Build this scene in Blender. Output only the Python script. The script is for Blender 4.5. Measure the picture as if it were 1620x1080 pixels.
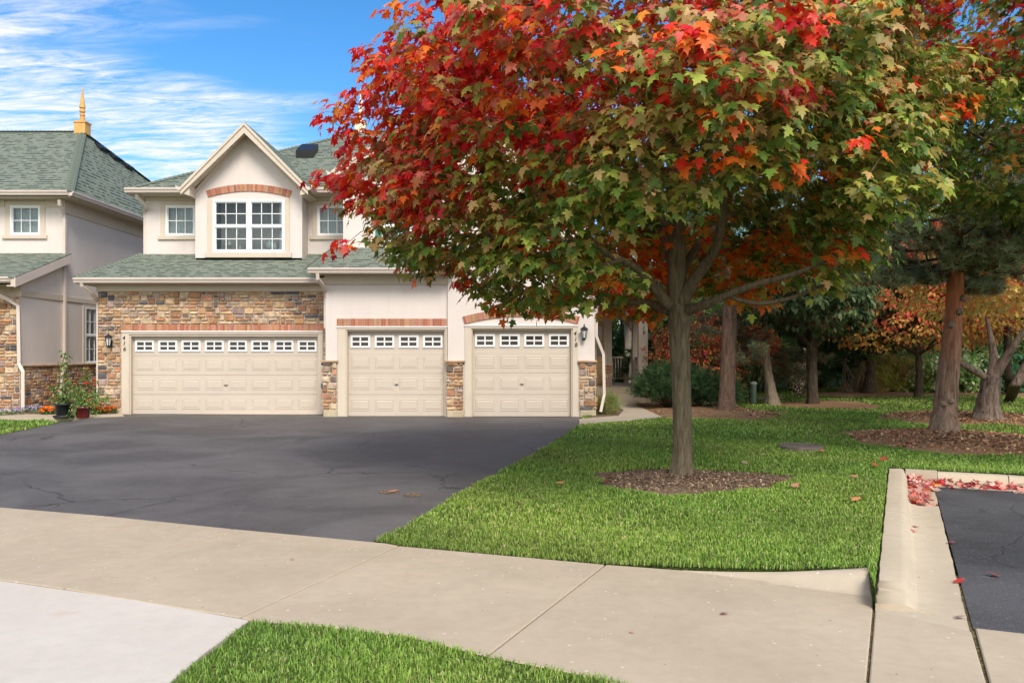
import bpy, math, random
import numpy as np
from mathutils import Vector
random.seed(7); rng = np.random.default_rng(11)
C = bpy.context.scene.collection
for o in list(bpy.data.objects): bpy.data.objects.remove(o)
R = math.radians
# ------------------------------------------------------------------ camera
F = 1300.0; H = 1.6; CX, HY = 810.0, 557.0          # focal length and horizon in photo pixels (1620 wide)
cam_d = bpy.data.cameras.new('camera'); cam = bpy.data.objects.new('camera', cam_d); C.objects.link(cam)
cam.location = (0, 0, H); cam.rotation_euler = (R(90), 0, 0)
cam_d.sensor_width = 36; cam_d.lens = 36*F/1620; cam_d.shift_y = (HY-540)/1620
cam_d.clip_start = 0.1; cam_d.clip_end = 2000
bpy.context.scene.camera = cam
sc = bpy.context.scene
sc.render.resolution_x = 1024; sc.render.resolution_y = 682
sc.view_settings.view_transform = 'Standard'; sc.view_settings.look = 'None'
sc.view_settings.exposure = 0.88; sc.view_settings.gamma = 1
# ------------------------------------------------------------------ sky and sun
SUN_EL, SUN_AZ = R(45), R(162)      # azimuth: 0 = +Y (view direction), negative to the left; sun stands behind the camera
w = bpy.data.worlds.new('World'); sc.world = w; w.use_nodes = True
nt = w.node_tree; N = nt.nodes; L = nt.links; N.clear()
def nd(T, t, **k):
    n = T.nodes.new(t)
    for a, b in k.items(): setattr(n, a, b)
    return n
def mth(T, op, a, b=None, c=None):
    n = T.nodes.new('ShaderNodeMath'); n.operation = op
    for i, x in enumerate((a, b, c)):
        if x is None: continue
        if isinstance(x, (int, float)): n.inputs[i].default_value = x
        else: T.links.new(x, n.inputs[i])
    return n.outputs[0]
def ramp(T, f, stops, interp='LINEAR'):
    n = T.nodes.new('ShaderNodeValToRGB'); T.links.new(f, n.inputs[0]); n.color_ramp.interpolation = interp
    el = n.color_ramp.elements
    while len(el) < len(stops): el.new(0.5)
    for e, (p, c) in zip(el, stops):
        e.position = p; e.color = (c, c, c, 1) if isinstance(c, (int, float)) else (*c[:3], 1)
    return n.outputs[0]
def mixc(T, fac, a, b, mode='MIX'):
    n = T.nodes.new('ShaderNodeMix'); n.data_type = 'RGBA'; n.blend_type = mode
    for s, x in ((n.inputs[0], fac), (n.inputs[6], a), (n.inputs[7], b)):
        if isinstance(x, (int, float)): s.default_value = x
        elif isinstance(x, tuple): s.default_value = (*x[:3], 1)
        else: T.links.new(x, s)
    return n.outputs[2]
def noise(T, vec, scale, detail=4, rough=.55, dist=0, out=0):
    n = T.nodes.new('ShaderNodeTexNoise'); n.inputs['Scale'].default_value = scale
    n.inputs['Detail'].default_value = detail; n.inputs['Roughness'].default_value = rough
    n.inputs['Distortion'].default_value = dist
    if vec is not None: T.links.new(vec, n.inputs['Vector'])
    return n.outputs[out]
sky = nd(nt, 'ShaderNodeTexSky', sky_type='NISHITA', sun_disc=False)
sky.sun_elevation = SUN_EL; sky.sun_rotation = SUN_AZ; sky.air_density = 1.0; sky.dust_density = .3; sky.ozone_density = 3.0
hs = nd(nt, 'ShaderNodeHueSaturation'); hs.inputs['Saturation'].default_value = 1.32; hs.inputs['Value'].default_value = .76
L.new(sky.outputs[0], hs.inputs['Color'])
tc = nd(nt, 'ShaderNodeTexCoord'); sp = nd(nt, 'ShaderNodeSeparateXYZ'); L.new(tc.outputs['Generated'], sp.inputs[0])
zz = mth(nt, 'MAXIMUM', sp.outputs[2], 0.03)
cb = nd(nt, 'ShaderNodeCombineXYZ')
L.new(mth(nt, 'DIVIDE', sp.outputs[0], mth(nt, 'ADD', zz, .12)), cb.inputs[0]); L.new(mth(nt, 'DIVIDE', sp.outputs[1], mth(nt, 'ADD', zz, .12)), cb.inputs[1])
mp = nd(nt, 'ShaderNodeMapping'); L.new(cb.outputs[0], mp.inputs[0])
mp.inputs['Rotation'].default_value = (0, 0, R(-14)); mp.inputs['Scale'].default_value = (.9, 2.6, 1); mp.inputs['Location'].default_value = (1.4, 4.7, 0)
big = noise(nt, mp.outputs[0], 1.3, 3, .5)
wisp = noise(nt, mp.outputs[0], 4.2, 14, .68, .6)
# the cloud bank lies low on the left; unseen veil cloud is added overhead and behind the viewer to soften the light
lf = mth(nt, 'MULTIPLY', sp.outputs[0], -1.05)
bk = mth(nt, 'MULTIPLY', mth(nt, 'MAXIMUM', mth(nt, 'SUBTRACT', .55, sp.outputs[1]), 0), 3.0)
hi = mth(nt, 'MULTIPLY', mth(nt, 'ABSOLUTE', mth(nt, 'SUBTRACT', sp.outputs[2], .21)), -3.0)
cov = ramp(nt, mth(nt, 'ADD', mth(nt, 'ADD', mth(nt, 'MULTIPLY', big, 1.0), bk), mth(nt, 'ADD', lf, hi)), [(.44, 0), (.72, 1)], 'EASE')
m2_ = nd(nt, 'ShaderNodeMapping'); L.new(cb.outputs[0], m2_.inputs[0]); m2_.inputs['Rotation'].default_value = (0, 0, R(-9)); m2_.inputs['Scale'].default_value = (1.3, 5.0, 1)
st_ = noise(nt, m2_.outputs[0], 3.4, 14, .72, .8)
streak = ramp(nt, mth(nt, 'ADD', mth(nt, 'MULTIPLY', st_, .65), mth(nt, 'MULTIPLY', wisp, .35)), [(.40, .02), (.50, .5), (.59, 1)])
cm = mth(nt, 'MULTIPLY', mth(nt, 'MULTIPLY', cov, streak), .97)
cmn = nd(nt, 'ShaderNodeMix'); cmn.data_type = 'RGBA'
L.new(cm, cmn.inputs[0]); L.new(hs.outputs[0], cmn.inputs[6]); L.new(mixc(nt, ramp(nt, mth(nt, 'MULTIPLY', sp.outputs[1], -1), [(.0, 0), (.5, 1)]), (3.95, 3.95, 4.0), (10.6, 9.9, 8.8)), cmn.inputs[7])  # added cloud behind the viewer is brighter and warmer, to light the scene
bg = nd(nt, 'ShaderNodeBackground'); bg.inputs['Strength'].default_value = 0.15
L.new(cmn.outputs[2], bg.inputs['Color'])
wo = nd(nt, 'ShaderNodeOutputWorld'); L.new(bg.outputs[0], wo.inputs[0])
sd = bpy.data.lights.new('sun', 'SUN'); sd.energy = 2.1; sd.angle = R(22); sd.color = (1, .945, .87)
sun = bpy.data.objects.new('sun', sd); C.objects.link(sun)
sdir = Vector((math.sin(SUN_AZ)*math.cos(SUN_EL), math.cos(SUN_AZ)*math.cos(SUN_EL), math.sin(SUN_EL)))
sun.rotation_euler = (-sdir).to_track_quat('-Z', 'Y').to_euler(); sun.location = (0, -5, 30)

# ------------------------------------------------------------------ pixel <-> world
def X(u, D): return (u-CX)/F*D
def Z(v, D): return H+(HY-v)/F*D
def P(u, v, z=0.0):
    D = (H-z)*F/(v-HY); return (X(u, D), D, z)
# ------------------------------------------------------------------ materials
def newmat(name):
    m = bpy.data.materials.new(name); m.use_nodes = True; T = m.node_tree; T.nodes.clear()
    o = T.nodes.new('ShaderNodeOutputMaterial'); b = T.nodes.new('ShaderNodeBsdfPrincipled')
    T.links.new(b.outputs[0], o.inputs[0]); return m, T, b, o
def setc(T, b, key, x):
    s = b.inputs[key]
    if isinstance(x, tuple): s.default_value = (*x[:3], 1)
    elif isinstance(x, (int, float)): s.default_value = x
    else: T.links.new(x, s)
def bump(T, b, h, dist, strength=1):
    n = T.nodes.new('ShaderNodeBump'); n.inputs['Distance'].default_value = dist; n.inputs['Strength'].default_value = strength
    T.links.new(h, n.inputs['Height']); T.links.new(n.outputs[0], b.inputs['Normal'])
def objco(T): return T.nodes.new('ShaderNodeTexCoord').outputs['Object']
def plain(name, col, rough=.6, var=.12, scale=2.5, bscale=60, bdist=.002, spec=.3, dirt=None):
    m, T, b, o = newmat(name); v = objco(T)
    f = noise(T, v, scale, 5, .6)
    f2 = noise(T, v, scale*14, 3, .6)
    a = tuple(c*(1-var) for c in col); d = tuple(min(1, c*(1+var)) for c in col)
    c = mixc(T, ramp(T, f, [(.3, 0), (.7, 1)]), a, d)
    c = mixc(T, mth(T, 'MULTIPLY', f2, var), c, tuple(x*.6 for x in col))
    if dirt:
        sx = T.nodes.new('ShaderNodeMapping'); T.links.new(v, sx.inputs[0]); sx.inputs['Scale'].default_value = (3, 3, .35)
        g = noise(T, sx.outputs[0], 2.2, 5, .65)
        c = mixc(T, ramp(T, g, [(.5, 0), (.8, dirt)]), c, (.25, .2, .14))
    setc(T, b, 'Base Color', c); setc(T, b, 'Roughness', rough); setc(T, b, 'Specular IOR Level', spec)
    if bdist: bump(T, b, noise(T, v, bscale, 3, .6), bdist)
    return m
def colmat(name, rough=.7, var=.35, scale=9, bscale=40, bdist=.006, transl=0, spec=.3, tint=None):
    """base colour from the per-vertex attribute 'col' (each stone, brick or leaf has a colour of its own)"""
    m, T, b, o = newmat(name)
    at = T.nodes.new('ShaderNodeAttribute'); at.attribute_name = 'col'; c = at.outputs['Color']
    if var:
        v = objco(T); f = noise(T, v, scale, 4, .65)
        c = mixc(T, ramp(T, f, [(.35, var), (.62, 0)]), c, tint or (.06, .045, .035))
        if bdist: bump(T, b, noise(T, v, bscale, 4, .65), bdist)
    setc(T, b, 'Base Color', c); setc(T, b, 'Roughness', rough); setc(T, b, 'Specular IOR Level', spec)
    if transl:
        tr = T.nodes.new('ShaderNodeBsdfTranslucent'); T.links.new(c, tr.inputs[0])
        mx = T.nodes.new('ShaderNodeMixShader'); mx.inputs[0].default_value = transl
        T.links.new(b.outputs[0], mx.inputs[1]); T.links.new(tr.outputs[0], mx.inputs[2]); T.links.new(mx.outputs[0], o.inputs[0])
    return m
M = {}
M['stucco'] = plain('stucco', (.64, .565, .51), .9, .035, 1.2, 90, .004, .15, dirt=.10)
M['trim'] = plain('tan_trim', (.56, .475, .375), .75, .05, 1.5, 70, .002, .2, dirt=.10)
M['gutter'] = plain('gutter_metal', (.60, .50, .425), .45, .05, 1.2, 50, .0005, .4, dirt=.15)
M['door'] = plain('garage_door_paint', (.52, .44, .355), .55, .03, 1.4, 130, .0012, .3, dirt=.05)
M['white'] = plain('white_vinyl', (.78, .77, .75), .4, .03, 2, 50, .0003, .4)
M['black'] = plain('black_metal', (.015, .014, .014), .4, .2, 5, 50, .001, .5)
M['wood'] = plain('golden_wood', (.62, .33, .10), .6, .15, 4, 60, .003, .3)
M['creamwood'] = plain('cream_finial_paint', (.74, .66, .45), .6, .1, 4, 60, .003, .3)
M['teal'] = plain('teal_shutter', (.02, .26, .21), .5, .1, 3, 60, .001, .3)
M['darkroom'] = plain('dark_interior', (.03, .028, .03), .8, .3, 2, 20, 0, .1)
M['curtain'] = plain('curtain_cloth', (.78, .78, .73), .9, .1, 4, 20, 0, .1)
M['base'] = plain('foundation_concrete', (.45, .37, .25), .9, .2, 3, 60, .004, .1, dirt=.4)
M['cap'] = plain('stone_cap', (.47, .32, .20), .85, .3, 4, 40, .006, .1)
M['stone'] = colmat('veneer_stone', .85, .5, 7, 35, .012, spec=.15)
M['mortar'] = plain('mortar', (.46, .385, .30), .95, .15, 6, 80, .006, .1)
M['brick'] = colmat('brick', .85, .25, 25, 60, .004, spec=.15)
M['leaf'] = colmat('maple_leaf', .45, .0, transl=.42, spec=.4)
M['foliage'] = colmat('foliage', .75, .0, transl=.42, spec=.1)
M['needle'] = colmat('needle', .7, .0, transl=.42, spec=.12)
M['grass'] = colmat('grass_blade', .5, .0, transl=.3, spec=.3)
M['litter'] = colmat('fallen_leaf', .6, .2, 60, 60, .001, transl=.15, spec=.3)
M['flower'] = colmat('petals', .6, .0, transl=.25, spec=.2)
M['blackpot'] = plain('black_pot', (.02, .02, .022), .5, .3, 5, 40, .002, .4)
M['redpot'] = plain('maroon_glazed_pot', (.13, .012, .016), .25, .2, 6, 40, .001, .6)
M['iron'] = plain('weathered_cover', (.16, .13, .10), .8, .3, 8, 60, .004, .2)
M['post'] = plain('pale_green_post', (.25, .33, .26), .6, .15, 5, 60, .002, .3)
def m_glass():
    m, T, b, o = newmat('window_glass')
    g = T.nodes.new('ShaderNodeBsdfGlossy'); g.inputs['Roughness'].default_value = .03; g.inputs['Color'].default_value = (.9, .95, 1, 1)
    t = T.nodes.new('ShaderNodeBsdfTransparent'); t.inputs[0].default_value = (.74, .78, .78, 1)
    fr = T.nodes.new('ShaderNodeFresnel'); fr.inputs[0].default_value = 1.5
    bb = T.nodes.new('ShaderNodeBump'); bb.inputs['Distance'].default_value = .01; bb.inputs['Strength'].default_value = .25
    T.links.new(noise(T, objco(T), 2.5, 2), bb.inputs['Height']); T.links.new(bb.outputs[0], g.inputs['Normal'])
    mx = T.nodes.new('ShaderNodeMixShader'); T.links.new(mth(T, 'ADD', mth(T, 'MULTIPLY', fr.outputs[0], .45), .005), mx.inputs[0])
    T.links.new(t.outputs[0], mx.inputs[1]); T.links.new(g.outputs[0], mx.inputs[2]); T.links.new(mx.outputs[0], o.inputs[0])
    return m
M['glass'] = m_glass()
def m_shingle():
    m, T, b, o = newmat('green_shingles')
    uv = T.nodes.new('ShaderNodeTexCoord').outputs['UV']
    br = T.nodes.new('ShaderNodeTexBrick'); T.links.new(uv, br.inputs[0])
    br.offset = .37; br.squash = 1
    for k, v in (('Scale', 1), ('Mortar Size', .008), ('Brick Width', .23), ('Row Height', .165), ('Bias', 0), ('Mortar Smooth', .1)): br.inputs[k].default_value = v
    br.inputs['Color1'].default_value = (.135, .175, .125, 1); br.inputs['Color2'].default_value = (.215, .235, .18, 1); br.inputs['Mortar'].default_value = (.07, .08, .07, 1)
    f = noise(T, uv, 1.1, 5, .6); f2 = noise(T, uv, 60, 3, .7); 
    st = T.nodes.new('ShaderNodeMapping'); T.links.new(uv, st.inputs[0]); st.inputs['Scale'].default_value = (3.5, 16, 1)
    f3 = noise(T, st.outputs[0], 1, 2, .5)
    c = mixc(T, ramp(T, f3, [(.4, 0), (.62, .6)]), br.outputs[0], (.145, .145, .12))
    c = mixc(T, ramp(T, f, [(.3, 0), (.75, .35)]), c, (.17, .18, .145))
    c = mixc(T, mth(T, 'MULTIPLY', f2, .4), c, (.2, .23, .175))
    # shadow dashes painted at the butt edges of the laminated tabs, broken along each course
    sy0 = T.nodes.new('ShaderNodeSeparateXYZ'); T.links.new(uv, sy0.inputs[0])
    row = mth(T, 'FLOOR', mth(T, 'DIVIDE', sy0.outputs[1], .165)); fr_ = mth(T, 'FRACT', mth(T, 'DIVIDE', sy0.outputs[1], .165))
    cbx = T.nodes.new('ShaderNodeCombineXYZ'); T.links.new(mth(T, 'MULTIPLY', sy0.outputs[0], 4.2), cbx.inputs[0]); T.links.new(mth(T, 'MULTIPLY', row, 7.31), cbx.inputs[1])
    dn = noise(T, cbx.outputs[0], 1.0, 0, .5)
    dash = mth(T, 'MULTIPLY', ramp(T, dn, [(.48, 0), (.54, 1)]), ramp(T, fr_, [(.0, 1), (.36, .9), (.44, 0)]))
    c = mixc(T, mth(T, 'MULTIPLY', dash, .92), c, (.035, .045, .04))
    setc(T, b, 'Base Color', c); setc(T, b, 'Roughness', .92); setc(T, b, 'Specular IOR Level', .12)
    # saw-tooth step of each course
    sy = T.nodes.new('ShaderNodeSeparateXYZ'); T.links.new(uv, sy.inputs[0])
    saw = mth(T, 'SUBTRACT', 1.0, mth(T, 'FRACT', mth(T, 'DIVIDE', sy.outputs[1], .165)))
    h = mth(T, 'ADD', mth(T, 'MULTIPLY', saw, .8), mth(T, 'ADD', mth(T, 'MULTIPLY', f2, .15), mth(T, 'MULTIPLY', br.outputs[1], -.3)))
    bump(T, b, h, .02); return m
M['shingle'] = m_shingle()
def m_asphalt(name, base, coat, ckf=.8):
    m, T, b, o = newmat(name); v = objco(T)
    f = noise(T, v, .55, 6, .6, .6); f2 = noise(T, v, 160, 2, .7); f3 = noise(T, v, 3.0, 6, .7, 1.5)
    c = mixc(T, ramp(T, f, [(.40, 0), (.60, 1)]), tuple(x*.85 for x in base), tuple(x*1.12 for x in coat))
    c = mixc(T, mth(T, 'MULTIPLY', ramp(T, f3, [(.45, 0), (.75, 1)]), .35), c, tuple(x*1.45 for x in coat))
    c = mixc(T, mth(T, 'MULTIPLY', f2, .5), c, tuple(x*.55 for x in base))
    vo = T.nodes.new('ShaderNodeTexVoronoi'); vo.feature = 'DISTANCE_TO_EDGE'; vo.inputs['Scale'].default_value = .42
    wv = T.nodes.new('ShaderNodeMix'); wv.data_type = 'RGBA'; wv.blend_type = 'ADD'; wv.inputs[0].default_value = .35
    T.links.new(v, wv.inputs[6]); T.links.new(noise(T, v, 2.2, 5, .65, 0, 1), wv.inputs[7]); T.links.new(wv.outputs[2], vo.inputs['Vector'])
    ag = noise(T, v, 75, 2, .8); c = mixc(T, ramp(T, ag, [(.56, 0), (.68, .55)]), c, (.24, .22, .2)); c = mixc(T, ramp(T, noise(T, v, 48, 2, .8), [(.6, 0), (.7, .6)]), c, (.035, .03, .03))
    crack = ramp(T, vo.outputs[0], [(.0, 1), (.0075, 0)])
    msk = ramp(T, noise(T, v, .35, 2), [(.5, 0), (.56, 1)])
    ck = mth(T, 'MULTIPLY', crack, msk)
    c = mixc(T, mth(T, 'MULTIPLY', ck, ckf), c, (.015, .014, .014))
    # pale scuffs and tyre scratches
    sm = T.nodes.new('ShaderNodeMapping'); T.links.new(v, sm.inputs[0]); sm.inputs['Scale'].default_value = (.5, 2.6, 1); sm.inputs['Rotation'].default_value = (0, 0, .5)
    sn = noise(T, sm.outputs[0], 3.1, 8, .75, 2.5)
    c = mixc(T, ramp(T, sn, [(.63, 0), (.70, .5)]), c, (.26, .24, .22))
    setc(T, b, 'Base Color', c); setc(T, b, 'Roughness', ramp(T, f, [(.3, .62), (.7, .8)])); setc(T, b, 'Specular IOR Level', .35)
    bump(T, b, mth(T, 'ADD', f2, mth(T, 'MULTIPLY', ck, -2)), .003); return m
M['asphalt'] = m_asphalt('drive_asphalt', (.088, .078, .074), (.125, .112, .106))
M['asphalt2'] = m_asphalt('parking_asphalt', (.052, .051, .053), (.085, .083, .085), .3)
def m_concrete(name, col, warm, spot=.5):
    m, T, b, o = newmat(name); v = objco(T)
    f = noise(T, v, .7, 6, .62, .3); f2 = noise(T, v, 220, 2, .7); f3 = noise(T, v, 9, 6, .7)
    c = mixc(T, ramp(T, f, [(.35, 0), (.68, 1)]), col, warm)
    c = mixc(T, ramp(T, f3, [(.4, 0), (.8, .35)]), c, tuple(x*.72 for x in col))
    c = mixc(T, mth(T, 'MULTIPLY', f2, .28), c, tuple(x*.5 for x in col))
    vo = T.nodes.new('ShaderNodeTexVoronoi'); vo.inputs['Scale'].default_value = 16; T.links.new(v, vo.inputs['Vector']); vo.inputs['Randomness'].default_value = 1
    sep = T.nodes.new('ShaderNodeSeparateColor'); T.links.new(vo.outputs['Color'], sep.inputs[0])
    sp1 = mth(T, 'MULTIPLY', ramp(T, vo.outputs[0], [(.12, 1), (.2, 0)]), ramp(T, sep.outputs[0], [(.86, 0), (.88, spot)]))
    c = mixc(T, sp1, c, (.75, .7, .62))
    sp2 = mth(T, 'MULTIPLY', ramp(T, vo.outputs[0], [(.08, 1), (.13, 0)]), ramp(T, sep.outputs[1], [(.95, 0), (.955, spot*1.4)]))
    c = mixc(T, sp2, c, (.09, .06, .04))
    st = ramp(T, noise(T, v, 1.7, 3, .5, 1.0), [(.66, 0), (.78, .3)])
    c = mixc(T, st, c, (.50, .28, .15))
    setc(T, b, 'Base Color', c); setc(T, b, 'Roughness', .88); setc(T, b, 'Specular IOR Level', .15)
    bump(T, b, mth(T, 'ADD', f2, mth(T, 'MULTIPLY', f3, .8)), .003); return m
M['concrete'] = m_concrete('walk_concrete', (.45, .365, .26), (.56, .455, .33))
M['newconcrete'] = m_concrete('new_concrete', (.60, .53, .455), (.66, .59, .51), .12)
M['curb'] = m_concrete('curb_concrete', (.50, .415, .30), (.60, .50, .37), .7)
def m_soil(name, a, bcol, chip):
    m, T, b, o = newmat(name); v = objco(T)
    f = noise(T, v, 1.6, 5, .6); f2 = noise(T, v, 30, 5, .75)
    vo = T.nodes.new('ShaderNodeTexVoronoi'); vo.inputs['Scale'].default_value = 45; T.links.new(v, vo.inputs['Vector'])
    c = mixc(T, ramp(T, f, [(.35, 0), (.65, 1)]), a, bcol)
    c = mixc(T, ramp(T, f2, [(.45, 0), (.7, .7)]), c, tuple(x*.35 for x in a))
    sep = T.nodes.new('ShaderNodeSeparateColor'); T.links.new(vo.outputs['Color'], sep.inputs[0])
    c = mixc(T, ramp(T, sep.outputs[0], [(.78, 0), (.84, .7)]), c, chip)
    setc(T, b, 'Base Color', c); setc(T, b, 'Roughness', .95); setc(T, b, 'Specular IOR Level', .1)
    bump(T, b, mth(T, 'ADD', f2, vo.outputs[0]), .03); return m
M['soil'] = m_soil('soil', (.19, .125, .075), (.27, .18, .11), (.42, .32, .22))
M['jsoil'] = m_soil('joint_moss', (.16, .12, .06), (.2, .17, .08), (.3, .22, .12))
M['mulch'] = m_soil('mulch', (.32, .17, .085), (.42, .25, .13), (.55, .38, .22))
M['lawnsoil'] = m_soil('turf_base', (.07, .12, .025), (.11, .16, .035), (.17, .16, .06))
def m_bark(name, a, bcol, upper=None, zz0=0, zz1=1, vs=1.0):
    m, T, b, o = newmat(name); v = objco(T)
    mp = T.nodes.new('ShaderNodeMapping'); T.links.new(v, mp.inputs[0]); mp.inputs['Scale'].default_value = (16*vs, 16*vs, 2.2*vs)
    f = noise(T, mp.outputs[0], 1.4, 8, .7, .8); f2 = noise(T, v, 2.5, 5, .6)
    c = mixc(T, ramp(T, f, [(.36, 0), (.62, 1)]), a, bcol)
    c = mixc(T, ramp(T, f2, [(.5, 0), (.75, .45)]), c, (.16, .16, .09))
    if upper:
        s = T.nodes.new('ShaderNodeSeparateXYZ'); T.links.new(v, s.inputs[0])
        mr = T.nodes.new('ShaderNodeMapRange'); T.links.new(s.outputs[2], mr.inputs[0]); mr.inputs[1].default_value = zz0; mr.inputs[2].default_value = zz1
        c = mixc(T, mr.outputs[0], c, mixc(T, ramp(T, f, [(.4, 0), (.6, 1)]), tuple(x*.6 for x in upper), upper))
    setc(T, b, 'Base Color', c); setc(T, b, 'Roughness', .92); setc(T, b, 'Specular IOR Level', .12)
    bump(T, b, f, .03); return m
M['bark_maple'] = m_bark('maple_bark', (.085, .065, .042), (.20, .155, .10))
M['bark_pine'] = m_bark('pine_bark', (.10, .055, .035), (.32, .21, .155), (.42, .15, .07), 1.2, 2.6, .6)
M['bark_trunk'] = m_bark('brown_bark', (.07, .042, .03), (.21, .13, .095))
M['bark_dark'] = m_bark('dark_bark', (.035, .025, .018), (.11, .08, .055))
M['bark_shag'] = m_bark('shaggy_bark', (.06, .04, .03), (.25, .18, .14), None, 0, 1, .6)
M['bark_pale'] = m_bark('pale_bark', (.15, .11, .075), (.36, .28, .2))

# ------------------------------------------------------------------ object helpers
def tag(o, label=None, cat=None, group=None, kind=None):
    if label: o['label'] = label
    if cat: o['category'] = cat
    if group: o['group'] = group
    if kind: o['kind'] = kind
    return o
def empty(name, loc, label=None, cat=None, group=None):
    o = bpy.data.objects.new(name, None); C.objects.link(o); o.location = loc; o.empty_display_size = .3
    return tag(o, label, cat, group)
def link(name, me, mat, parent=None, smooth=False):
    o = bpy.data.objects.new(name, me); C.objects.link(o)
    for m in (mat if isinstance(mat, (list, tuple)) else [mat]): me.materials.append(m)
    if parent is not None:
        o.parent = parent                    # geometry is written in world space: undo the ancestors' offsets
        p, off = parent, Vector((0, 0, 0))
        while p is not None: off += p.location; p = p.parent
        o.location = -off
    if smooth: me.polygons.foreach_set('use_smooth', [True]*len(me.polygons))
    me.update(); return o
class MB:
    def __init__(s): s.v = []; s.f = []; s.uv = []; s.c = []; s.mi = []; s.col = None; s.m = 0
    def add(s, vs, fs, uvs=None, col=None):
        k = len(s.v); s.v += [tuple(p) for p in vs]; s.c += [col or s.col or (1, 1, 1)]*len(vs)
        for i, f in enumerate(fs):
            s.f.append([a+k for a in f]); s.mi.append(s.m)
            s.uv += (uvs[i] if uvs else [(0, 0)]*len(f))
    def box(s, x0, x1, y0, y1, z0, z1, col=None):
        s.hexa([(x0, y0, z0), (x1, y0, z0), (x1, y1, z0), (x0, y1, z0), (x0, y0, z1), (x1, y0, z1), (x1, y1, z1), (x0, y1, z1)], col)
    def hexa(s, p, col=None):
        s.add(p, [(0, 3, 2, 1), (4, 5, 6, 7), (0, 1, 5, 4), (1, 2, 6, 5), (2, 3, 7, 6), (3, 0, 4, 7)], None, col)
    def fbox(s, Fr, a0, a1, b0, b1, c0, c1, ch=0, col=None):
        """box in a wall frame (a along, b up, c outward), front edges chamfered by ch"""
        if ch:
            p = [Fr(a0, b0, c0), Fr(a1, b0, c0), Fr(a1, b1, c0), Fr(a0, b1, c0), Fr(a0, b0, c1-ch), Fr(a1, b0, c1-ch), Fr(a1, b1, c1-ch), Fr(a0, b1, c1-ch),
                 Fr(a0+ch, b0+ch, c1), Fr(a1-ch, b0+ch, c1), Fr(a1-ch, b1-ch, c1), Fr(a0+ch, b1-ch, c1)]
            s.add(p, [(3, 2, 1, 0), (0, 1, 5, 4), (1, 2, 6, 5), (2, 3, 7, 6), (3, 0, 4, 7), (4, 5, 9, 8), (5, 6, 10, 9), (6, 7, 11, 10), (7, 4, 8, 11), (8, 9, 10, 11)], None, col)
        else: s.hexa([Fr(a0, b0, c0), Fr(a1, b0, c0), Fr(a1, b0, c1), Fr(a0, b0, c1), Fr(a0, b1, c0), Fr(a1, b1, c0), Fr(a1, b1, c1), Fr(a0, b1, c1)], col)
    def prism(s, pts, d, col=None):
        """polygon pts (3D) extruded by vector d"""
        n = len(pts); d = Vector(d); q = [tuple(Vector(p)+d) for p in pts]
        s.add(list(pts)+q, [list(range(n))[::-1], list(range(n, 2*n))]+[(i, (i+1) % n, n+(i+1) % n, n+i) for i in range(n)], None, col)
    def tube(s, path, r, n=8, col=None, cap=True, rect=None):
        path = [Vector(p) for p in path]; m = len(path); rr = r if isinstance(r, (list, tuple)) else [r]*m
        vs = []; up = None
        for i, p in enumerate(path):
            t = (path[min(i+1, m-1)]-path[max(i-1, 0)]).normalized()
            if up is None: up = Vector((0, 1, 0)) if abs(t.y) < .9 else Vector((1, 0, 0))
            a = t.cross(up).normalized(); b_ = a.cross(t).normalized(); up = b_
            for k in range(n):
                an = 2*math.pi*(k+.5)/n
                if rect:
                    k4 = [(1, 1), (-1, 1), (-1, -1), (1, -1)][k]; vs.append(p+a*k4[0]*rect[0]+b_*k4[1]*rect[1])
                else: vs.append(p+a*math.cos(an)*rr[i]+b_*math.sin(an)*rr[i])
        fs = [(i*n+k, i*n+(k+1) % n, (i+1)*n+(k+1) % n, (i+1)*n+k) for i in range(m-1) for k in range(n)]
        if cap: fs += [list(range(n))[::-1], list(range((m-1)*n, m*n))]
        s.add(vs, fs, None, col)
    def lathe(s, c, prof, n=16, col=None):
        vs = []; m = len(prof)
        for r, z in prof:
            for k in range(n): an = 2*math.pi*k/n; vs.append((c[0]+r*math.cos(an), c[1]+r*math.sin(an), c[2]+z))
        fs = [(i*n+k, i*n+(k+1) % n, (i+1)*n+(k+1) % n, (i+1)*n+k) for i in range(m-1) for k in range(n)]
        fs += [list(range(n))[::-1], list(range((m-1)*n, m*n))]
        s.add(vs, fs, None, col)
    def build(s, name, mat, parent=None, smooth=False):
        me = bpy.data.meshes.new(name); me.from_pydata(s.v, [], s.f)
        ul = me.uv_layers.new(name='UVMap'); ul.data.foreach_set('uv', [x for p in s.uv for x in p])
        at = me.attributes.new('col', 'FLOAT_COLOR', 'POINT'); at.data.foreach_set('color', [x for c in s.c for x in (*c, 1)])
        me.polygons.foreach_set('material_index', s.mi)
        return link(name, me, mat, parent, smooth)
def npmesh(name, V, T3, col, mat, parent=None, smooth=False):
    """triangle mesh from arrays: V (n,3), T3 (m,3), col (n,3)"""
    me = bpy.data.meshes.new(name); me.vertices.add(len(V)); me.vertices.foreach_set('co', V.astype(np.float32).ravel())
    me.loops.add(T3.size); me.loops.foreach_set('vertex_index', T3.astype(np.int32).ravel())
    me.polygons.add(len(T3)); me.polygons.foreach_set('loop_start', np.arange(0, T3.size, 3, dtype=np.int32))
    me.polygons.foreach_set('loop_total', np.full(len(T3), 3, dtype=np.int32)); me.update(calc_edges=True)
    at = me.attributes.new('col', 'FLOAT_COLOR', 'POINT'); cc = np.ones((len(V), 4), np.float32); cc[:, :3] = col; at.data.foreach_set('color', cc.ravel())
    return link(name, me, mat, parent, smooth)
def frame(O, U, Nn):
    O, U, Nn = Vector(O), Vector(U), Vector(Nn)
    return lambda a, b, c: tuple(O+U*a+Vector((0, 0, 1))*b+Nn*c)
def front(D): return frame((0, D, 0), (1, 0, 0), (0, -1, 0))
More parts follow.
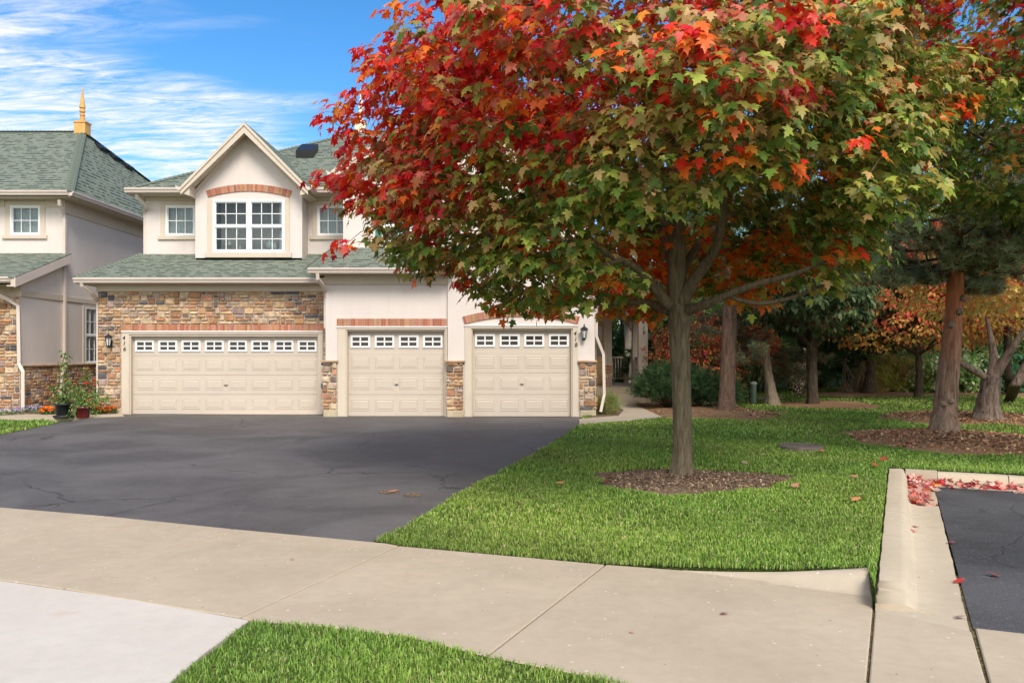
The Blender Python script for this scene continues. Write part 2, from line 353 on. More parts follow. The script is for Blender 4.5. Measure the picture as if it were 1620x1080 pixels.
def vnoise(x, y, s=0):
    return (math.sin(x*1.7+s)*math.cos(y*2.3+s*1.3)+.5*math.sin(x*4.1+y*3.3+s*2.1)+.25*math.sin(x*9.7-y*8.3+s))/1.75
def inpoly(px, py, poly):
    inside = np.zeros(px.shape, bool); n = len(poly); j = n-1
    for i in range(n):
        xi, yi = poly[i][0], poly[i][1]; xj, yj = poly[j][0], poly[j][1]
        if yi != yj: inside ^= ((yi > py) != (yj > py)) & (px < (xj-xi)*(py-yi)/(yj-yi)+xi)
        j = i
    return inside
# ------------------------------------------------------------------ ground
TH = R(25.3); E1 = Vector((math.cos(TH), -math.sin(TH), 0)); E2 = Vector((math.sin(TH), math.cos(TH), 0))   # directions of the kerbs
KC = Vector(P(1405, 740, .13)); KC.z = 0                                                              # outer corner of the kerb
def kp(a, b, z=0): p = KC+E1*a+E2*b; return (p.x, p.y, z)
KL = 5.95                                                                                          # length of the side kerb
def lawn_h(x, y):
    """height of the lawn: level with the kerb beside it, falling to the walk and drive, a gentle swell far back"""
    d = Vector((x, y, 0))-KC; a = d.dot(E1); b = d.dot(E2)
    da = max(0, -a) if b < .2 else math.hypot(max(0, -a), max(0, b))
    hk = .125*max(0, 1-da/2.2)**1.5
    s = (Vector((x, y, 0))-KC).dot(E2)+KL                      # distance beyond the walk's edge
    hk *= min(1, max(0, .55+s/2.5)) if da > .05 else 1
    far = .16*max(0, min(1, (x-7)/9))*max(0, min(1, (y-17)/10))
    return .012+hk+far+.012*vnoise(x, y)*min(1, max(0, y-6)/4)
def sheet(name, poly, mat, hf, step=None, parent=None, kind='structure'):
    import bmesh
    bm = bmesh.new(); bm.faces.new([bm.verts.new((p[0], p[1], 0)) for p in poly])
    if step:
        xs = [p[0] for p in poly]; ys = [p[1] for p in poly]
        for ax, lo, hi in ((0, min(xs), max(xs)), (1, min(ys), max(ys))):
            t = lo+step
            while t < hi:
                co = [0, 0, 0]; co[ax] = t; no = [0, 0, 0]; no[ax] = 1
                bmesh.ops.bisect_plane(bm, geom=bm.verts[:]+bm.edges[:]+bm.faces[:], plane_co=co, plane_no=no)
                t += step if t < 30 else step*4
    for v in bm.verts: v.co.z = hf(v.co.x, v.co.y) if callable(hf) else hf
    if name == 'lawn' and step:                     # turned-down edge of the turf
        be = [e for e in bm.edges if len(e.link_faces) == 1]
        ex = bmesh.ops.extrude_edge_only(bm, edges=be)
        for v in ex['geom']:
            if isinstance(v, bmesh.types.BMVert): v.co.z = -.06
    for f in bm.faces:
        f.normal_update()
        if f.normal.z < 0: f.normal_flip()
        f.smooth = True
    me = bpy.data.meshes.new(name); bm.to_mesh(me); bm.free()
    return tag(link(name, me, mat, parent), kind=kind)
g = MB(); g.add([(-900, -300, -.06), (900, -300, -.06), (900, 900, -.06), (-900, 900, -.06)], [(0, 1, 2, 3)])
tag(g.build('ground', M['lawnsoil']), kind='structure')
drive_edge = [(592, 857), (639, 837), (716, 788), (796, 745), (870, 705), (920, 671)]
DE = [P(*p) for p in drive_edge]
walk_top = [(635, 866), (960, 895.5), (1240, 916.5), (1372, 922.5)]
drive = [P(-620, 752), P(0, 803), P(300, 836), P(592, 865)]+[tuple(np.add(p, (random.uniform(-.02, .03), 0, 0))) for p in DE[1:]]+[P(916, 657.0), (1.7, 20.8, 0), (-10.1, 21.4, 0), P(190, 657.5), P(95, 668), P(0, 686), P(-250, 722)]
sheet('driveway', drive, M['asphalt'], 0.0)
lawn_poly = [P(*p) for p in walk_top[::-1]]+[P(592, 858)]+[p for p in DE[1:]]+[(1.8, 21.0, 0), (1.8, 60, 0), (60, 60, 0), kp(40, .0), kp(0, 0), kp(0, -KL+.02)]
sheet('lawn', lawn_poly, M['lawnsoil'], lawn_h, .4)
left_lawn = [P(0, 688), P(93, 669), P(70, 665.2), P(-500, 666), P(-500, 755), P(-250, 723)]
sheet('lawn', left_lawn, M['lawnsoil'], .006)
near_lawn = [P(396, 986), P(450, 988), P(500, 993), P(640, 1008), P(700, 1022), P(775, 1041), P(870, 1060), P(960, 1077), P(1020, 1095), (.9, 1.2, 0), (-1.9, 1.2, 0), P(272, 1083)]
sheet('verge', near_lawn, M['lawnsoil'], .006)
# concrete slabs with open joints
def slab_mesh(name, polys, mat, top, gap=.006, thick=.1, kind='structure'):
    m = MB()
    for poly in polys:
        c = Vector((sum(p[0] for p in poly)/len(poly), sum(p[1] for p in poly)/len(poly), 0)); out = []; n = len(poly)
        ar = sum(poly[i][0]*poly[(i+1) % n][1]-poly[(i+1) % n][0]*poly[i][1] for i in range(n)); sgn = 1 if ar > 0 else -1
        def inset(g):
            r = []
            for i in range(n):
                a, b, d = Vector(poly[i-1][:2]), Vector(poly[i][:2]), Vector(poly[(i+1) % n][:2])
                e1 = (b-a).normalized(); e2 = (d-b).normalized(); n1 = Vector((-e1.y, e1.x))*sgn; n2 = Vector((-e2.y, e2.x))*sgn
                bi = (n1+n2); bi = bi/max(.3, bi.length_squared)*2 if bi.length > 1e-6 else n1
                r.append(b+bi*g)
            return r
        o1 = inset(gap); o2 = inset(gap+.007)
        vs = [(p.x, p.y, top-thick) for p in o1]+[(p.x, p.y, top-.006) for p in o1]+[(p.x, p.y, top) for p in o2]
        idx = list(range(n)) if sgn > 0 else list(range(n))[::-1]
        fs = [[2*n+i for i in idx]]
        for k in range(n):
            i, j = idx[k], idx[(k+1) % n]
            fs += [(i, j, n+j, n+i), (n+i, n+j, 2*n+j, 2*n+i)]
        m.add(vs, fs)
    return tag(m.build(name, mat), kind=kind)
slabs = [
    [P(-900, 726), P(-620, 750), P(-300, 778), P(0, 803.5), P(168, 817.5), P(0, 862), P(-150, 898), P(-500, 842), P(-1100, 790)],
    [P(168, 817.5), P(368, 838), P(100, 933), P(0, 919), P(-150, 898), P(0, 862)],
    [P(368, 838), P(635, 863), P(380, 979), P(240, 957), P(100, 933)],
    [P(635, 863), P(960, 893), P(770, 1041), P(640, 1007), P(500, 992), P(400, 984), P(380, 979)],
    [P(960, 893), P(1240, 914), P(1384, 922), P(1382, 965), P(1372, 1080), (1.87, 3.0, 0), (1.55, .8, 0), (.9, .8, 0), (.35, 2.9, 0), P(960, 1078), P(770, 1041)],
    [P(1383, 966), P(1460, 983), P(1538, 1001), P(1562, 1082), (2.3, 2.9, 0), (1.95, .8, 0), (1.56, .8, 0), (1.88, 3.0, 0), P(1373, 1080)],
    [P(1541, 995), P(1620, 1004), P(1900, 1040), (4.6, 2.6, 0), (3.5, .8, 0), (1.97, .8, 0), (2.32, 2.9, 0), P(1564, 1082)]]
slab_mesh('sidewalk', slabs, M['concrete'], .012)
slab_mesh('new_pavement', [[P(-160, 900), P(0, 922), P(200, 951), P(396, 985.5), P(330, 1034), P(272, 1083), (-2.1, 2.2, 0), (-5.5, 2.2, 0), (-7, 5.0, 0)]], M['newconcrete'], .022)
m = MB(); m.add([(-7, .5, -.004), (6, .5, -.004), (6, 5.6, -.004), (-7, 7.0, -.004)], [(0, 1, 2, 3)]); tag(m.build('joint_soil', M['jsoil']), kind='structure')
walkway = [P(916, 673), P(985, 668), P(1048, 662), P(1025, 651), P(1003, 641.5), P(972, 641.5), P(986, 651), P(978, 660), P(916, 665)]
slab_mesh('walkway', [walkway], M['concrete'], .045)
lw = [P(-400, 664), P(70, 663.5), P(110, 662), P(196, 658.5), P(192, 655), P(110, 656.5), P(-400, 657)]
slab_mesh('path', [lw], M['concrete'], .03)
# kerbs: profile swept along, with joints; broken end
def kerb(name, p0, dirv, inward, length, joints, mat, broken=0):
    prof = [(0, -.1), (0, .10), (.015, .128), (.14, .134), (.17, .125), (.195, .10), (.225, .03), (.25, .012), (.40, .004), (.50, .008), (.50, -.1)]
    m = MB(); cuts = [0]+joints+[length]
    for s0, s1 in zip(cuts[:-1], cuts[1:]):
        s0 += .005; s1 -= .005; k = max(2, int((s1-s0)/(.03 if broken and s1 > length-.1 else .12))); vs = []; n = len(prof)
        for i in range(k+1):
            s = s0+(s1-s0)*i/k
            for j, (a, z) in enumerate(prof):
                zj = z+.003*vnoise(s*3, a*20, j)
                if broken and s > length-broken and z > .015: t = (s-length+broken)/broken-.12*a/.2; zj = max(.012, zj*(1-max(0, t)**1.3*.82)+.016*vnoise(s*31, a*37, 3)*min(1, t*3)*(t > 0))
                p = Vector(p0)+dirv*s+inward*(a+(.004*vnoise(s*5, a*9, 2) if 0 < j < n-1 else 0)); vs.append((p.x, p.y, zj))
        fs = [(i*n+j, i*n+j+1, (i+1)*n+j+1, (i+1)*n+j) for i in range(k) for j in range(n-1)]+[list(range(n))[::-1], list(range(k*n, k*n+n))]
        m.add(vs, fs)
    o = m.build(name, mat, None, True); o.data.set_sharp_from_angle(angle=R(48)); return o
m = None
k1 = kerb('curb', kp(0, -.0), -E2, E1, KL-.1, [1.75, 3.1], M['curb'], .36); tag(k1, 'pale concrete kerb and gutter running away beside the lawn, chipped near end', 'kerb', None)
k2 = kerb('curb', kp(.55, 0), E1, -E2, 30, [.75, 3.5, 6.5, 9.5, 12.5], M['curb']); tag(k2, 'pale concrete kerb across the far end of the parking bay, with red leaves against it', 'kerb')
# corner piece and broken end belong to the side kerb
m = MB(); m.hexa([kp(0, -.0, -.1), kp(.56, -.0, -.1), kp(.56, .02, -.1), kp(0, .02, -.1), kp(0, 0, .132), kp(.56, 0, .132), kp(.56, .02, .12), kp(0, .02, .12)])
m.hexa([kp(.2, -.2, -.1), kp(.55, -.2, -.1), kp(.55, 0, -.1), kp(.2, 0, -.1), kp(.2, -.2, .13), kp(.55, -.2, .13), kp(.55, 0, .134), kp(.2, 0, .134)])
m.build('corner_piece', M['curb'], k1)
sheet('parking_asphalt', [kp(.505, -.5), P(1540, 996), P(1621, 1005.5), P(1900, 1041), kp(30, -KL+.45), kp(30, -.5)], M['asphalt2'], .004)
m = MB(); m.add([kp(.0, -KL+.12, .003), kp(.0, -KL+.0, .004), kp(.50, -KL-.17, .006), kp(.50, -KL+.12, .006)], [(0, 1, 2, 3)]); m.build('gutter_end', M['curb'], k1)
# low kerb lip growing along the walk's far edge
m = MB(); A = Vector(P(1080, 903)); B = Vector(P(1376, 921)); nn = 14; vs = []
dv = (B-A).normalized(); inn = Vector((dv.y, -dv.x, 0)); inn = inn if inn.y < 0 else -inn
for i in range(nn+1):
    t = i/nn; h = .012+.10*(t**1.5); p = A.lerp(B, t)
    for a, z in ((-.02, -.05), (-.02, h), (.02+.10*t, h+.003), (.05+.15*t, h*.78), (.07+.25*t, h*.28), (.09+.33*t, .0125)): q = p+inn*a; vs.append((q.x, q.y, z+.0*(z > 0)))
fs = [(i*6+j, i*6+j+1, (i+1)*6+j+1, (i+1)*6+j) for i in range(nn) for j in range(5)]+[list(range(nn*6, nn*6+6))]
m.add(vs, fs); tag(m.build('curb', M['curb'], None, True), 'low concrete kerb lip rising along the edge of the sidewalk to its broken corner', 'kerb')

# mulch and soil beds
beds = {}
def bed(name, c, rx, ry, mat, seed, rise=.05, poly=None):
    n = 44; ring = []
    for i in range(n):
        a = 2*math.pi*i/n; k = 1+.07*math.sin(3*a+seed)+.05*math.sin(7*a+seed*2)+.03*math.sin(13*a+seed)
        ring.append((c[0]+rx*k*math.cos(a), c[1]+ry*k*math.sin(a)))
    if poly: ring = poly; n = len(poly)
    beds[name+str(seed)] = ring
    vs = [(c[0], c[1], lawn_h(*c)+rise)]; K = 7
    for j in range(1, K+1):
        t = j/K
        for x, y in ring:
            px, py = c[0]+(x-c[0])*t, c[1]+(y-c[1])*t
            vs.append((px, py, lawn_h(px, py)+rise*(1-t**2.2)+.006+(.012*vnoise(px*6, py*6, seed) if j < K else -.0)))
    fs = [(0, 1+i, 1+(i+1) % n) for i in range(n)]+[(1+(j-1)*n+i, 1+j*n+i, 1+j*n+(i+1) % n, 1+(j-1)*n+(i+1) % n) for j in range(1, K) for i in range(n)]
    m = MB(); m.add(vs, fs); return tag(m.build(name, mat, None, True), kind='structure')
MAPLE = (2.14, 10.45)
bed('soil_bed', (2.19, 10.12), 1.2, 1.0, M['soil'], 1)
bed('mulch_bed', (8.05, 14.7), 2.0, 2.2, M['mulch'], 2, .09)
bed('mulch_bed', (10.9, 19.6), 2.1, 1.9, M['mulch'], 3, .09)
bp = [P(*p) for p in ((1000, 641), (1020, 650), (1050, 662), (1120, 664), (1190, 666), (1236, 661), (1225, 655), (1190, 652), (1180, 648))]+[(6.9, 26, 0), (4.5, 27.5, 0), (3.3, 26, 0), (3.3, 24.6, 0)]
bed('mulch_bed', (5.0, 22.4), 1, 1, M['mulch'], 4, .06, [(p[0], p[1]) for p in bp])
bed('mulch_bed', (9.3, 24.3), 1.5, 1.7, M['mulch'], 5, .05)
bed('mulch_bed', (12.8, 29.4), 2.4, 2.2, M['mulch'], 6, .05)
bed('mulch_bed', (17.8, 29.5), 4.5, 3.0, M['mulch'], 7, .05)
fb = [P(*p) for p in ((-400, 657), (110, 656.5), (150, 658.5), (192, 655.5))]+[(-10.6, 21.9, 0), (-10.7, 27, 0), (-12.7, 27, 0), (-12.7, 21.2, 0), (-30, 21.2, 0)]
bed('flower_bed_soil', (-12.0, 21.0), 1, 1, M['soil'], 8, .04, [(p[0], p[1]) for p in fb])
eb = [P(*p) for p in ((918, 667), (978, 660), (986, 651), (972, 641.5), (940, 641.5))]+[(2.1, 23, 0), (2.05, 20.5, 0)]
bed('soil_bed', (2.6, 22.0), 1, 1, M['soil'], 9, .03, [(p[0], p[1]) for p in eb])

# ================================================================== HOUSES
def wall(m, Fr, a0, a1, b0, b1, holes=(), rev=.12, back=None):
    """front face with openings and their reveals"""
    As = sorted({a0, a1, *[h[0] for h in holes], *[h[1] for h in holes]}); Bs = sorted({b0, b1, *[h[2] for h in holes], *[h[3] for h in holes]})
    for i in range(len(As)-1):
        for j in range(len(Bs)-1):
            ca, cb = (As[i]+As[i+1])/2, (Bs[j]+Bs[j+1])/2
            if any(h[0] < ca < h[1] and h[2] < cb < h[3] for h in holes): continue
            m.add([Fr(As[i], Bs[j], 0), Fr(As[i+1], Bs[j], 0), Fr(As[i+1], Bs[j+1], 0), Fr(As[i], Bs[j+1], 0)], [(0, 1, 2, 3)])
    for h in holes:
        q = [(h[0], h[2]), (h[1], h[2]), (h[1], h[3]), (h[0], h[3])]
        for k in range(4):
            (x, y), (x2, y2) = q[k], q[(k+1) % 4]
            m.add([Fr(x, y, 0), Fr(x2, y2, 0), Fr(x2, y2, -rev), Fr(x, y, -rev)], [(0, 1, 2, 3)])
STONE_COLS = [((.56, .31, .15), 5), ((.62, .41, .23), 6), ((.50, .25, .12), 4), ((.66, .48, .31), 5), ((.36, .19, .10), 3), ((.50, .36, .26), 4), ((.20, .14, .12), 1.5), ((.12, .11, .12), 1), ((.40, .28, .24), 2.5), ((.54, .27, .16), 3)]
def stones(name, Fr, a0, a1, b0, b1, holes=(), parent=None, seed=0, cell=(.062, .084), endwrap=True):
    r = random.Random(seed); nx = max(2, round((a1-a0)/cell[0])); ny = max(2, round((b1-b0)/cell[1])); dx = (a1-a0)/nx; dy = (b1-b0)/ny
    occ = [[False]*ny for _ in range(nx)]
    for i in range(nx):
        for j in range(ny):
            ca, cb = a0+(i+.5)*dx, b0+(j+.5)*dy
            if any(h[0] < ca < h[1] and h[2] < cb < h[3] for h in holes): occ[i][j] = True
    m = MB(); g = .013
    cols, wts = zip(*STONE_COLS)
    for j in range(ny-1, -1, -1):
        i = 0
        while i < nx:
            if occ[i][j]: i += 1; continue
            hh = 2 if (j > 0 and r.random() < .30) else 1
            wmax = r.choice([2, 3, 3, 4, 4, 5, 6]) if hh == 1 else r.choice([2, 3, 4, 4, 5])
            if hh == 1 and r.random() < .12: wmax = 1
            wd = 0
            while wd < wmax and i+wd < nx and not occ[i+wd][j] and (hh == 1 or not occ[i+wd][j-1]): wd += 1
            if wd == 0: hh = 1; wd = 1
            for k in range(wd):
                for l in range(hh): occ[i+k][j-l] = True
            c = r.choices(cols, wts)[0]; k = r.uniform(.8, 1.18); c = tuple(min(.8, x*k) for x in c)
            x0, x1 = a0+i*dx+g, a0+(i+wd)*dx-g; y1, y0 = b0+(j+1)*dy-g, b0+(j-hh+1)*dy+g
            pr = r.uniform(.022, .05); ch = .013; jj = lambda: r.uniform(-.005, .005)
            q = [(x0+jj(), y0+jj()), (x1+jj(), y0+jj()), (x1+jj(), y1+jj()), (x0+jj(), y1+jj())]
            oc = []                                     # outline with the corners knocked off
            for t in range(4):
                p, pn, pp = q[t], q[(t+1) % 4], q[t-1]
                for o_, in ((pp,), (pn,)):
                    L_ = math.hypot(o_[0]-p[0], o_[1]-p[1]); f = r.uniform(.008, .018)/L_; oc.append((p[0]+(o_[0]-p[0])*f, p[1]+(o_[1]-p[1])*f))
            cx, cy = (x0+x1)/2, (y0+y1)/2; n = 8
            vs = [Fr(x, y, 0) for x, y in oc]+[Fr(x, y, pr-ch) for x, y in oc]
            for x, y in oc:
                L_ = math.hypot(x-cx, y-cy); vs.append(Fr(x+(cx-x)*.014/L_*1.2, y+(cy-y)*.014/L_*1.2, pr+r.uniform(-.004, .004)))
            vs.append(Fr(cx+jj(), cy+jj(), pr+r.uniform(.0, .01)))
            fs = [(t, (t+1) % n, n+(t+1) % n, n+t) for t in range(n)]+[(n+t, n+(t+1) % n, 2*n+(t+1) % n, 2*n+t) for t in range(n)]+[(2*n+t, 2*n+(t+1) % n, 3*n) for t in range(n)]
            m.add(vs, fs, None, c); i += wd
    return m.build(name, M['stone'], parent)
BR = [(.46, .20, .11), (.42, .17, .09), (.50, .24, .14), (.48, .21, .12), (.38, .14, .08), (.52, .27, .17)]
def soldier(name, Fr, a0, a1, b0, b1, parent, seed=1, arch=None, w_=.058):
    """brick soldier course; arch=(rise) bends it into a segmental arch"""
    r = random.Random(seed); m = MB(); n = max(3, round((a1-a0)/w_)); mid = (a0+a1)/2; hw = (a1-a0)/2
    if arch: Rr = (hw*hw+arch*arch)/(2*arch); cy = b0+arch-Rr; half = math.asin(hw/Rr)
    def pt(t, b, c):
        if arch:
            an = -half+2*half*t; rad = Rr+(b-b0); return Fr(mid+rad*math.sin(an), cy+rad*math.cos(an), c)
        return Fr(a0+(a1-a0)*t, b, c)
    for i in range(n):
        c = tuple(x*r.uniform(.85, 1.15) for x in r.choice(BR)); t0, t1 = (i+.08)/n, (i+.92)/n; d = .03+r.uniform(-.003, .003)
        m.hexa([pt(t0, b0, 0), pt(t1, b0, 0), pt(t1, b0, d), pt(t0, b0, d), pt(t0, b1, 0), pt(t1, b1, 0), pt(t1, b1, d), pt(t0, b1, d)], c)
    k = 24
    for i in range(k):
        t0, t1 = i/k, (i+1)/k; m.hexa([pt(t0, b0+.004, 0), pt(t1, b0+.004, 0), pt(t1, b0+.004, .022), pt(t0, b0+.004, .022), pt(t0, b1-.004, 0), pt(t1, b1-.004, 0), pt(t1, b1-.004, .022), pt(t0, b1-.004, .022)], (.40, .31, .24))
    return m.build(name, M['brick'], parent)
def window(Fr, a0, a1, b0, b1, parent, units=1, cols=3, rows=2, hung=False, behind='curtain', fw=.055):
    """frame with muntins (part), pane and curtain or dark room behind (sub-parts)"""
    m = MB(); gl = MB(); bk = MB()
    m.fbox(Fr, a0, a1, b1-fw, b1, -.08, .02, .006); m.fbox(Fr, a0, a1, b0, b0+fw, -.08, .022, .006)
    m.fbox(Fr, a0, a0+fw, b0+fw, b1-fw, -.08, .02, .006); m.fbox(Fr, a1-fw, a1, b0+fw, b1-fw, -.08, .02, .006)
    W = (a1-a0-fw*2)/units
    for u in range(units):
        x0 = a0+fw+u*W; x1 = x0+W
        if u: m.fbox(Fr, x0-.055, x0+.055, b0+fw, b1-fw, -.08, .018, .006); x0 += .055
        if u < units-1: x1 -= .055
        parts = [(b0+fw, b1-fw)]
        if hung:
            mid = (b0+b1)/2; m.fbox(Fr, x0, x1, mid-.03, mid+.03, -.07, .004, .004); parts = [(b0+fw, mid-.03), (mid+.03, b1-fw)]
        for q, (y0, y1) in enumerate(parts):
            c_ = -.02 if not (hung and q == 0) else -.035
            s = .022
            m.fbox(Fr, x0, x0+s, y0, y1, -.07, c_+.01); m.fbox(Fr, x1-s, x1, y0, y1, -.07, c_+.01); m.fbox(Fr, x0+s, x1-s, y0, y0+s, -.07, c_+.01); m.fbox(Fr, x0+s, x1-s, y1-s, y1, -.07, c_+.01)
            for k in range(1, cols): xx = x0+(x1-x0)*k/cols; m.fbox(Fr, xx-.010, xx+.010, y0+s, y1-s, c_-.012, c_)
            for k in range(1, rows): yy = y0+(y1-y0)*k/rows; m.fbox(Fr, x0+s, x1-s, yy-.010, yy+.010, c_-.014, c_-.001)
            gl.fbox(Fr, x0+s, x1-s, y0+s, y1-s, c_-.028, c_-.022)
    wn = m.build('window', M['white'], parent)
    gl.build('pane', M['glass'], wn)
    if behind == 'curtain':
        n = 40; vs = []
        for k in range(n+1):
            a = a0+(a1-a0)*k/n; c = -.17+.018*math.sin(k*1.9)+.01*math.sin(k*.7)
            vs += [Fr(a, b0, c), Fr(a, b1, c)]
        bk.add(vs, [(2*k, 2*k+2, 2*k+3, 2*k+1) for k in range(n)]); bk.build('curtain', M['curtain'], wn, True)
    else:
        bk.add([Fr(a0, b0, -.08), Fr(a1, b0, -.08), Fr(a1, b1, -.08), Fr(a0, b1, -.08), Fr(a0, b0, -1.2), Fr(a1, b0, -1.2), Fr(a1, b1, -1.2), Fr(a0, b1, -1.2)],
               [(4, 5, 6, 7), (0, 1, 5, 4), (1, 2, 6, 5), (2, 3, 7, 6), (3, 0, 4, 7)])
        bk.build('room', M['darkroom'], wn)
        if behind == 'objects':
            for (x, y, s) in ((.18, .2, .08), (.33, .12, .06), (.3, .38, .05), (.75, .18, .16), (.82, .14, .1), (.12, .75, .06)):
                b2 = MB(); cx_, cy_ = a0+(a1-a0)*x, b0+(b1-b0)*y; b2.lathe(Fr(cx_, cy_-s, -.3), [(s*.5, 0), (s*.8, s*.6), (s*.5, s*1.3), (s*.25, s*1.5), (s*.35, s*2)], 10); b2.build('ornament', M['curtain'], wn, True)
            b2 = MB(); b2.fbox(Fr, a1-.18, a1-.05, b0, b1, -.16, -.13); b2.build('curtain', M['curtain'], wn)
    return wn
def trimbox(name, Fr, rects, parent, mat='trim', c=.035, ch=.006):
    m = MB()
    for a0, a1, b0, b1 in rects: m.fbox(Fr, a0, a1, b0, b1, 0, c, ch)
    return m.build(name, M[mat], parent)
def roof(name, polys, parent, th=.05):
    """each polygon wound counter-clockwise seen from outside; UVs in metres along eave / up slope"""
    m = MB()
    for pts in polys:
        p = [Vector(q) for q in pts]; n = (p[1]-p[0]).cross(p[2]-p[0]).normalized()
        if n.z < 0: n = -n; p = p[::-1]
        h = Vector((0, 0, 1)).cross(n); h = h.normalized() if h.length > 1e-4 else Vector((1, 0, 0)); u = n.cross(h); k = len(p)
        uvs = [(q.dot(h), q.dot(u)) for q in p]
        low = [q-Vector((0, 0, th)) for q in p]
        m.add(p+low, [tuple(range(k)), tuple(range(2*k-1, k-1, -1))]+[(i, k+i, k+(i+1) % k, (i+1) % k) for i in range(k)], [uvs, uvs[::-1]]+[[uvs[i], uvs[i], uvs[(i+1) % k], uvs[(i+1) % k]] for i in range(k)])
    return m.build(name, M['shingle'], parent)
def hipcaps(name, lines, parent):
    m = MB()
    for A, B in lines:
        A, B = Vector(A), Vector(B); d = (B-A); L_ = d.length; d.normalize(); s = d.cross(Vector((0, 0, 1))).normalized(); n = int(L_/.14)
        for i in range(n):
            p = A+d*(i*.14); q = p+d*.17; w_ = .13; up = Vector((0, 0, .028)); dn = Vector((0, 0, -.055))
            vs = [p-s*w_+dn+up, p+up*1.4, p+s*w_+dn+up, q-s*w_+dn+up*.6, q+up*.9, q+s*w_+dn+up*.6]
            m.add(vs, [(0, 1, 4, 3), (1, 2, 5, 4), (0, 2, 1)], [[(0, 0), (.2, 0), (.2, .1), (0, .1)], [(0, 0), (.2, 0), (.2, .1), (0, .1)], [(0, 0)]*3])
    return m.build(name, M['shingle'], parent)
def gutter(name, A, B, out, parent, ends=True):
    A, B, out = Vector(A), Vector(B), Vector(out)          # A,B: top inner edge of the gutter
    prof = [(0, -.13), (.075, -.13), (.085, -.115), (.095, -.075), (.12, -.045), (.125, -.012), (.115, 0), (.10, -.004), (.10, -.03), (.0, -.05)]
    m = MB(); vs = []
    for p in (A, B):
        for c, z in prof: vs.append(p+out*c+Vector((0, 0, z)))
    n = len(prof); m.add(vs, [(i, (i+1) % n, n+(i+1) % n, n+i) for i in range(n)]+[list(range(n))[::-1], list(range(n, 2*n))])
    return m.build(name, M['gutter'], parent)
def downspout(path, parent, w_=(.04, .03)):
    m = MB(); m.tube(path, 1, 4, rect=w_)
    return m.build('downspout', M['gutter'], parent)
def garage_door(Fr, a0, a1, b1, n, parent, c=-.14):
    m = MB(); secs = 4; hh = b1/secs
    for s in range(secs):
        y0, y1 = .006+s*hh*.998, (s+1)*hh-.0005
        m.fbox(Fr, a0, a1, y0, y1, c-.04, c, .0035)
        if s < 3:
            for k in range(n):
                w_ = (a1-a0)/n; x0 = a0+w_*k+w_*.11; x1 = a0+w_*(k+1)-w_*.11
                p0, p1 = y0+hh*.23, y1-hh*.20
                # embossed frame: groove ring then raised field
                q = [(x0, p0), (x1, p0), (x1, p1), (x0, p1)]; i1, i2, i3 = .016, .034, .055
                rings = [(0, .0005), (i1, .011), (i2, .002), (i3, .012)]
                vs = []
                for ins, cc in rings:
                    vs += [Fr(x0+ins, p0+ins, c+cc), Fr(x1-ins, p0+ins, c+cc), Fr(x1-ins, p1-ins, c+cc), Fr(x0+ins, p1-ins, c+cc)]
                fs = [(r*4+t, r*4+(t+1) % 4, (r+1)*4+(t+1) % 4, (r+1)*4+t) for r in range(3) for t in range(4)]+[(12, 13, 14, 15)]
                m.add(vs, fs)
    m.fbox(Fr, a0, a1, .0, .02, c-.05, c+.006)
    d = m.build('garage_door', M['door'], parent)
    hh = b1/4
    for k in range(n):
        w_ = (a1-a0)/n; x0 = a0+w_*k+w_*.09; x1 = a0+w_*(k+1)-w_*.09; y0 = b1-hh*.80; y1 = b1-hh*.20
        f = MB(); t = .052
        f.fbox(Fr, x0, x1, y1-t, y1, c+.0, c+.028, .008); f.fbox(Fr, x0, x1, y0, y0+t, c, c+.028, .008); f.fbox(Fr, x0, x0+t, y0+t, y1-t, c, c+.028, .008); f.fbox(Fr, x1-t, x1, y0+t, y1-t, c, c+.028, .008)
        xm, ym = (x0+x1)/2, (y0+y1)/2; f.fbox(Fr, xm-.016, xm+.016, y0+t, y1-t, c, c+.022); f.fbox(Fr, x0+t, x1-t, ym-.016, ym+.016, c, c+.021)
        f.build('window', M['white'], d)
        gq = MB(); gq.fbox(Fr, x0+t*.9, x1-t*.9, y0+t*.9, y1-t*.9, c, c+.006); gq.build('pane', M['doorglass'], d)
    h = MB(); xm = (a0+a1)/2; y = hh*1.5; h.fbox(Fr, xm-.045, xm+.045, y-.012, y+.012, c, c+.03, .005); h.fbox(Fr, xm-.02, xm+.02, y-.03, y-.012, c, c+.02); h.build('handle', M['lock'], d)
    return d
mm, T_, b_, o_ = newmat('door_glass'); setc(T_, b_, 'Base Color', (.035, .028, .025)); setc(T_, b_, 'Roughness', .12); setc(T_, b_, 'Specular IOR Level', .5); M['doorglass'] = mm
M['lock'] = plain('lock_metal', (.18, .16, .14), .35, .1, 4, 50, 0, .6)
def text(s, Fr, a, b, c, size, parent, shear=.15, vert=True, lead=.95):
    """digits stacked one above the other, as on the jambs"""
    r0 = Vector(Fr(1, 0, 0))-Vector(Fr(0, 0, 0)); nn_ = Vector(Fr(0, 0, 1))-Vector(Fr(0, 0, 0))
    import mathutils
    for i, chh in enumerate(s):
        cu = bpy.data.curves.new('t', 'FONT'); cu.body = chh; cu.size = size; cu.shear = shear; cu.extrude = .006; cu.align_x = 'CENTER'; cu.offset = .0005
        t = bpy.data.objects.new('tmp', cu); C.objects.link(t); bpy.context.view_layer.update()
        me = bpy.data.meshes.new_from_object(t.evaluated_get(bpy.context.evaluated_depsgraph_get())); bpy.data.objects.remove(t)
        mat = mathutils.Matrix((( r0.x, 0, nn_.x), (r0.y, 0, nn_.y), (0, 1, 0)))
        o = Vector(Fr(a+i*size*.07, b-i*size*lead, c))
        for v in me.vertices: v.co = mat @ v.co + o
        link('house_number', me, M['black'], parent)
